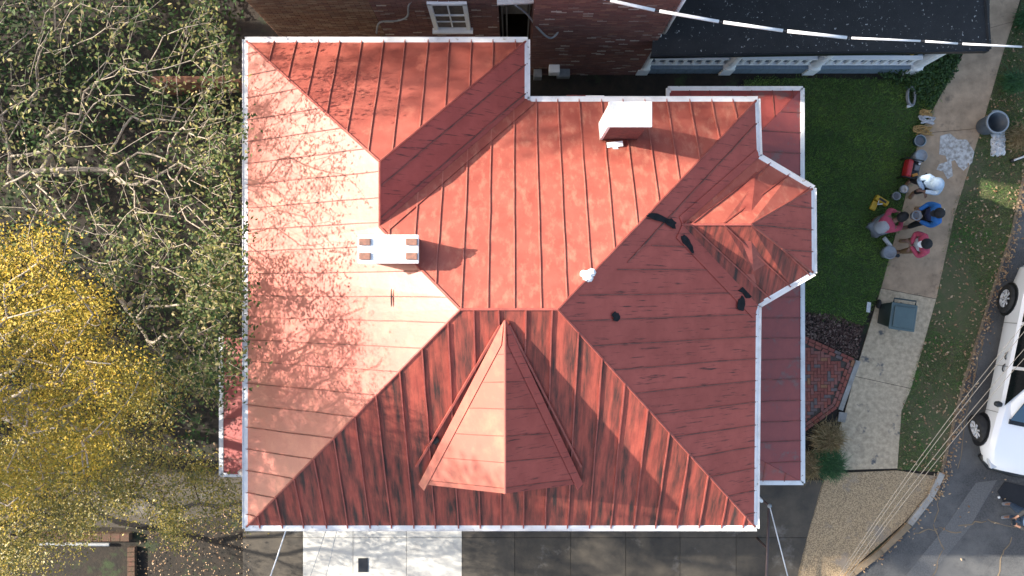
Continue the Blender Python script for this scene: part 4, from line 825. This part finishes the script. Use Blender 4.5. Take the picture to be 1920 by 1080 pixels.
def person(px, py, face_, label, pose, cl):
    """local frame: x right, y forward, z up; pose gives the joints"""
    p = W(px, py, 0); root = empty('person', (p.x, p.y, .016), label, 'person', rz=face_ - PI / 2); J_ = {k: Vector(v) for k, v in pose.items()}
    V = []; Ed = []
    def add(p_, r, par=None): V.append((*p_, r)); (Ed.append((par, len(V) - 1)) if par is not None else None); return len(V) - 1
    pv = add(J_['pelvis'], .13); ws = add(J_['pelvis'].lerp(J_['chest'], .5), .125, pv); chs = add(J_['chest'], (.15, .13), ws); nk = add(J_['neck'], .06, chs)
    hdv = J_['head']; dn = (hdv - J_['neck']).normalized(); fw = J_.get('look', Vector((0, 1, 0))).normalized()
    h1 = add(hdv - dn * .05, .075, nk); h2 = add(hdv + dn * .03, .095, h1); add(hdv + dn * .11, .07, h2); add(hdv + fw * .115 - dn * .01, .014, h2)
    sd = dn.cross(fw).normalized()
    for k in (-1, 1): add(hdv + sd * .095 * k, .016, h2)
    hands = []
    for s_ in ('L', 'R'):
        sh = add(J_['sh' + s_], .07, chs); el = add(J_['el' + s_], .048, sh); wr = add(J_['wr' + s_], .032, el); t = (J_['wr' + s_] - J_['el' + s_]).normalized(); pm = J_['wr' + s_] + t * .07; pl_ = add(pm, (.042, .022), wr)
        q = t.orthogonal().normalized(); q = t.cross(up).normalized() if abs(t.z) < .9 else q; dwn = q.cross(t)
        for k in range(4):
            o_ = q * (.03 - .02 * k); f1 = add(pm + t * .045 + o_, .010, pl_); f2 = add(pm + t * (.08 - .008 * abs(k - 1)) + o_ - up * .012, .009, f1); add(pm + t * (.10 - .012 * abs(k - 1)) + o_ - up * .035, .008, f2)
        sg = 1 if s_ == 'L' else -1; th = add(pm - t * .02 + q * .05 * sg, .011, pl_); add(pm + t * .025 + q * .062 * sg - up * .01, .009, th)
        hp = add(J_['hip' + s_], .095, pv); kn = add(J_['kn' + s_], .062, hp); an = add(J_['an' + s_], .042, kn); add(J_['toe' + s_], (.042, .03), an)
    skin('body', V, Ed, M['skin'], root)
    V, Ed = [], []; g = 1.0; a = add(J_['pelvis'] + up * .0, .165 * g); b = add(J_['pelvis'].lerp(J_['chest'], .5), .165, a); c = add(J_['chest'], (.195, .165), b); d = add(J_['chest'].lerp(J_['neck'], .75), .10, c)
    for s_ in 'LR': x = add(J_['sh' + s_], .095, c); y = add(J_['el' + s_], .075, x); add(J_['wr' + s_].lerp(J_['el' + s_], .08), .052, y)
    skin('jacket', V, Ed, M[cl['top']], root)
    if 'vest' in cl:
        V, Ed = [], []; a = add(J_['pelvis'], .19); b = add(J_['pelvis'].lerp(J_['chest'], .5), .20, a); c = add(J_['chest'], (.235, .20), b); add(J_['chest'].lerp(J_['neck'], .45), (.17, .15), c); skin('vest', V, Ed, M[cl['vest']], root)
    V, Ed = [], []; a = add(J_['pelvis'], .15)
    for s_ in 'LR': x = add(J_['hip' + s_], .115, a); y = add(J_['kn' + s_], .085, x); add(J_['an' + s_] + up * .03, .065, y)
    skin('trousers', V, Ed, M[cl['leg']], root)
    for s_ in 'LR':
        V, Ed = [], []; f = (J_['toe' + s_] - J_['an' + s_]); f.z = 0; f.normalize(); a = add(J_['an' + s_] + up * .02, .06); b = add(Vector((*J_['an' + s_].xy, .05)) , .055, a); c = add(Vector((*J_['an' + s_].xy, .045)) + f * .1, (.055, .045), b); add(Vector((*J_['an' + s_].xy, .04)) + f * .2, (.05, .035), c)
        skin('shoe', V, Ed, M[cl['shoe']], root)
    z = Matrix((sd, fw, dn)).transposed()
    if cl['head'] == 'hood':
        mb = MB(); mb.lathe([(.11, -.12), (.15, -.02), (.155, .07), (.125, .15), (.06, .20), (0, .21)], 16, hdv, z); mb.f = [q for q in mb.f]; o = mb.build('hood', M[cl['top']], root, True)
    else:
        MB().lathe([(.09, -.05), (.118, .0), (.122, .07), (.10, .14), (.05, .185), (0, .195)], 16, hdv - fw * .012, z).build('hair', M['hair'], root, True)
        if cl['head'] != 'hair':
            MB().lathe([(.128, .03), (.13, .08), (.108, .15), (.05, .195), (0, .205)], 16, hdv - fw * .005, z).build('cap', M[cl['head']], root, True)
            MB().prism([hdv + z @ Vector((.085 * math.cos(t), .10 + .10 * math.sin(t), .04)) for t in [PI * k / 8 for k in range(9)]], dn * .012).build('cap_brim', M[cl.get('brim', cl['head'])], root)
    return root
def stand(step=.0, lean=0., arms='down', wide=.0):
    P = dict(pelvis=(0, 0, .94), chest=(0, .02 + lean, 1.28), neck=(0, .03 + lean * 1.2, 1.47), head=(0, .07 + lean * 1.4, 1.62), look=(0, 1, -.35), shL=(-.19, lean, 1.40), shR=(.19, lean, 1.40), hipL=(-.10, 0, .90), hipR=(.10, 0, .90),
             knL=(-.12 - wide / 2, step * .6 + .04, .50), knR=(.12 + wide / 2, -step * .4 + .04, .50), anL=(-.13 - wide, step, .09), anR=(.13 + wide, -step, .09), toeL=(-.14 - wide, step + .16, .04), toeR=(.14 + wide, -step + .16, .04))
    if arms == 'down': P.update(elL=(-.27, lean - .02, 1.13), elR=(.27, lean - .02, 1.13), wrL=(-.24, .12 + lean, .90), wrR=(.24, .12 + lean, .90))
    elif arms == 'front': P.update(elL=(-.27, .08 + lean, 1.14), elR=(.27, .08 + lean, 1.14), wrL=(-.12, .34 + lean, 1.08), wrR=(.12, .34 + lean, 1.08))
    elif arms == 'fold': P.update(elL=(-.29, .10 + lean, 1.15), elR=(.29, .10 + lean, 1.15), wrL=(.02, .27 + lean, 1.16), wrR=(-.02, .25 + lean, 1.10))
    return P
def hd_(dx, dy): return math.atan2(-dy, dx)
person(1708, 350, hd_(-.6, .8), 'person in a pale blue hooded top and black trousers standing by the red machine', stand(.10, .04, 'fold'), dict(top='hoodie', leg='blackcloth', shoe='boot', head='hood'))
p2_ = person(1713, 409, hd_(-1, .05), 'person in a blue jacket and black cap holding a small grey pail', stand(.20, .02, 'front', .10), dict(top='blue', vest='navy', leg='blackcloth', shoe='boot', head='blackcloth'))
MB().tube([(-.05, -.155, 1.36), (-.02, -.168, 1.33), (.06, -.165, 1.36), (.11, -.145, 1.40)], .008, 5).build('jacket_mark', M['whiteplastic'], p2_, True)
person(1692, 462, hd_(-1, .1), 'person in a pink and grey jacket with white cap standing apart on the sidewalk', stand(.10, .03, 'fold'), dict(top='pink', vest='greyjacket', leg='boot', shoe='boot', head='blackcloth', brim='whiteplastic'))
person(1638, 427, hd_(.86, -.5), 'person in a grey and pink jacket crouching on the lawn edge', dict(pelvis=(0, -.12, .36), chest=(0, .12, .66), neck=(0, .27, .80), head=(0, .38, .87), look=(0, .7, -.6), shL=(-.19, .16, .75), shR=(.19, .16, .75), hipL=(-.11, -.10, .34), hipR=(.11, -.10, .34), knL=(-.17, .28, .50), knR=(.20, .27, .48),
       anL=(-.16, .05, .09), anR=(.18, .04, .09), toeL=(-.17, .21, .04), toeR=(.20, .20, .04), elL=(-.26, .36, .55), elR=(.26, .36, .55), wrL=(-.12, .55, .42), wrR=(.10, .56, .42)), dict(top='pink', vest='greyjacket', leg='greycloth', shoe='boot', head='hair'))
dp = person(1890, 955, hd_(-1, .12), 'person in blue jeans holding a small black controller beside the black mat', stand(.03, .0, 'front', .03), dict(top='blackcloth', leg='jeans', shoe='greycloth', head='hair'))
pc = W(1713, 409, 0); bk = bucket(1713, 409, .11, .2, 'greybucket', False, 'small grey pail held by the person in the blue jacket'); f = Vector((math.cos(hd_(-1, .05)), math.sin(hd_(-1, .05)), 0)); bk.location = pc + f * .42 + up * .98
ca = Vector((math.cos(hd_(-1, .12)), math.sin(hd_(-1, .12)), 0)); pc = W(1890, 955, 0) + ca * .45 + up * 1.09; cg = empty('controller', pc, 'small black controller in the hands of the person in jeans', 'controller', rz=hd_(-1, .12)); MB().box((0, 0, 0), (.10, .18, .035)).build('body', M['controller'], cg, bevel=.012); MB().box((.0, 0, .02), (.07, .13, .01)).build('screen', M['carglass'], cg)
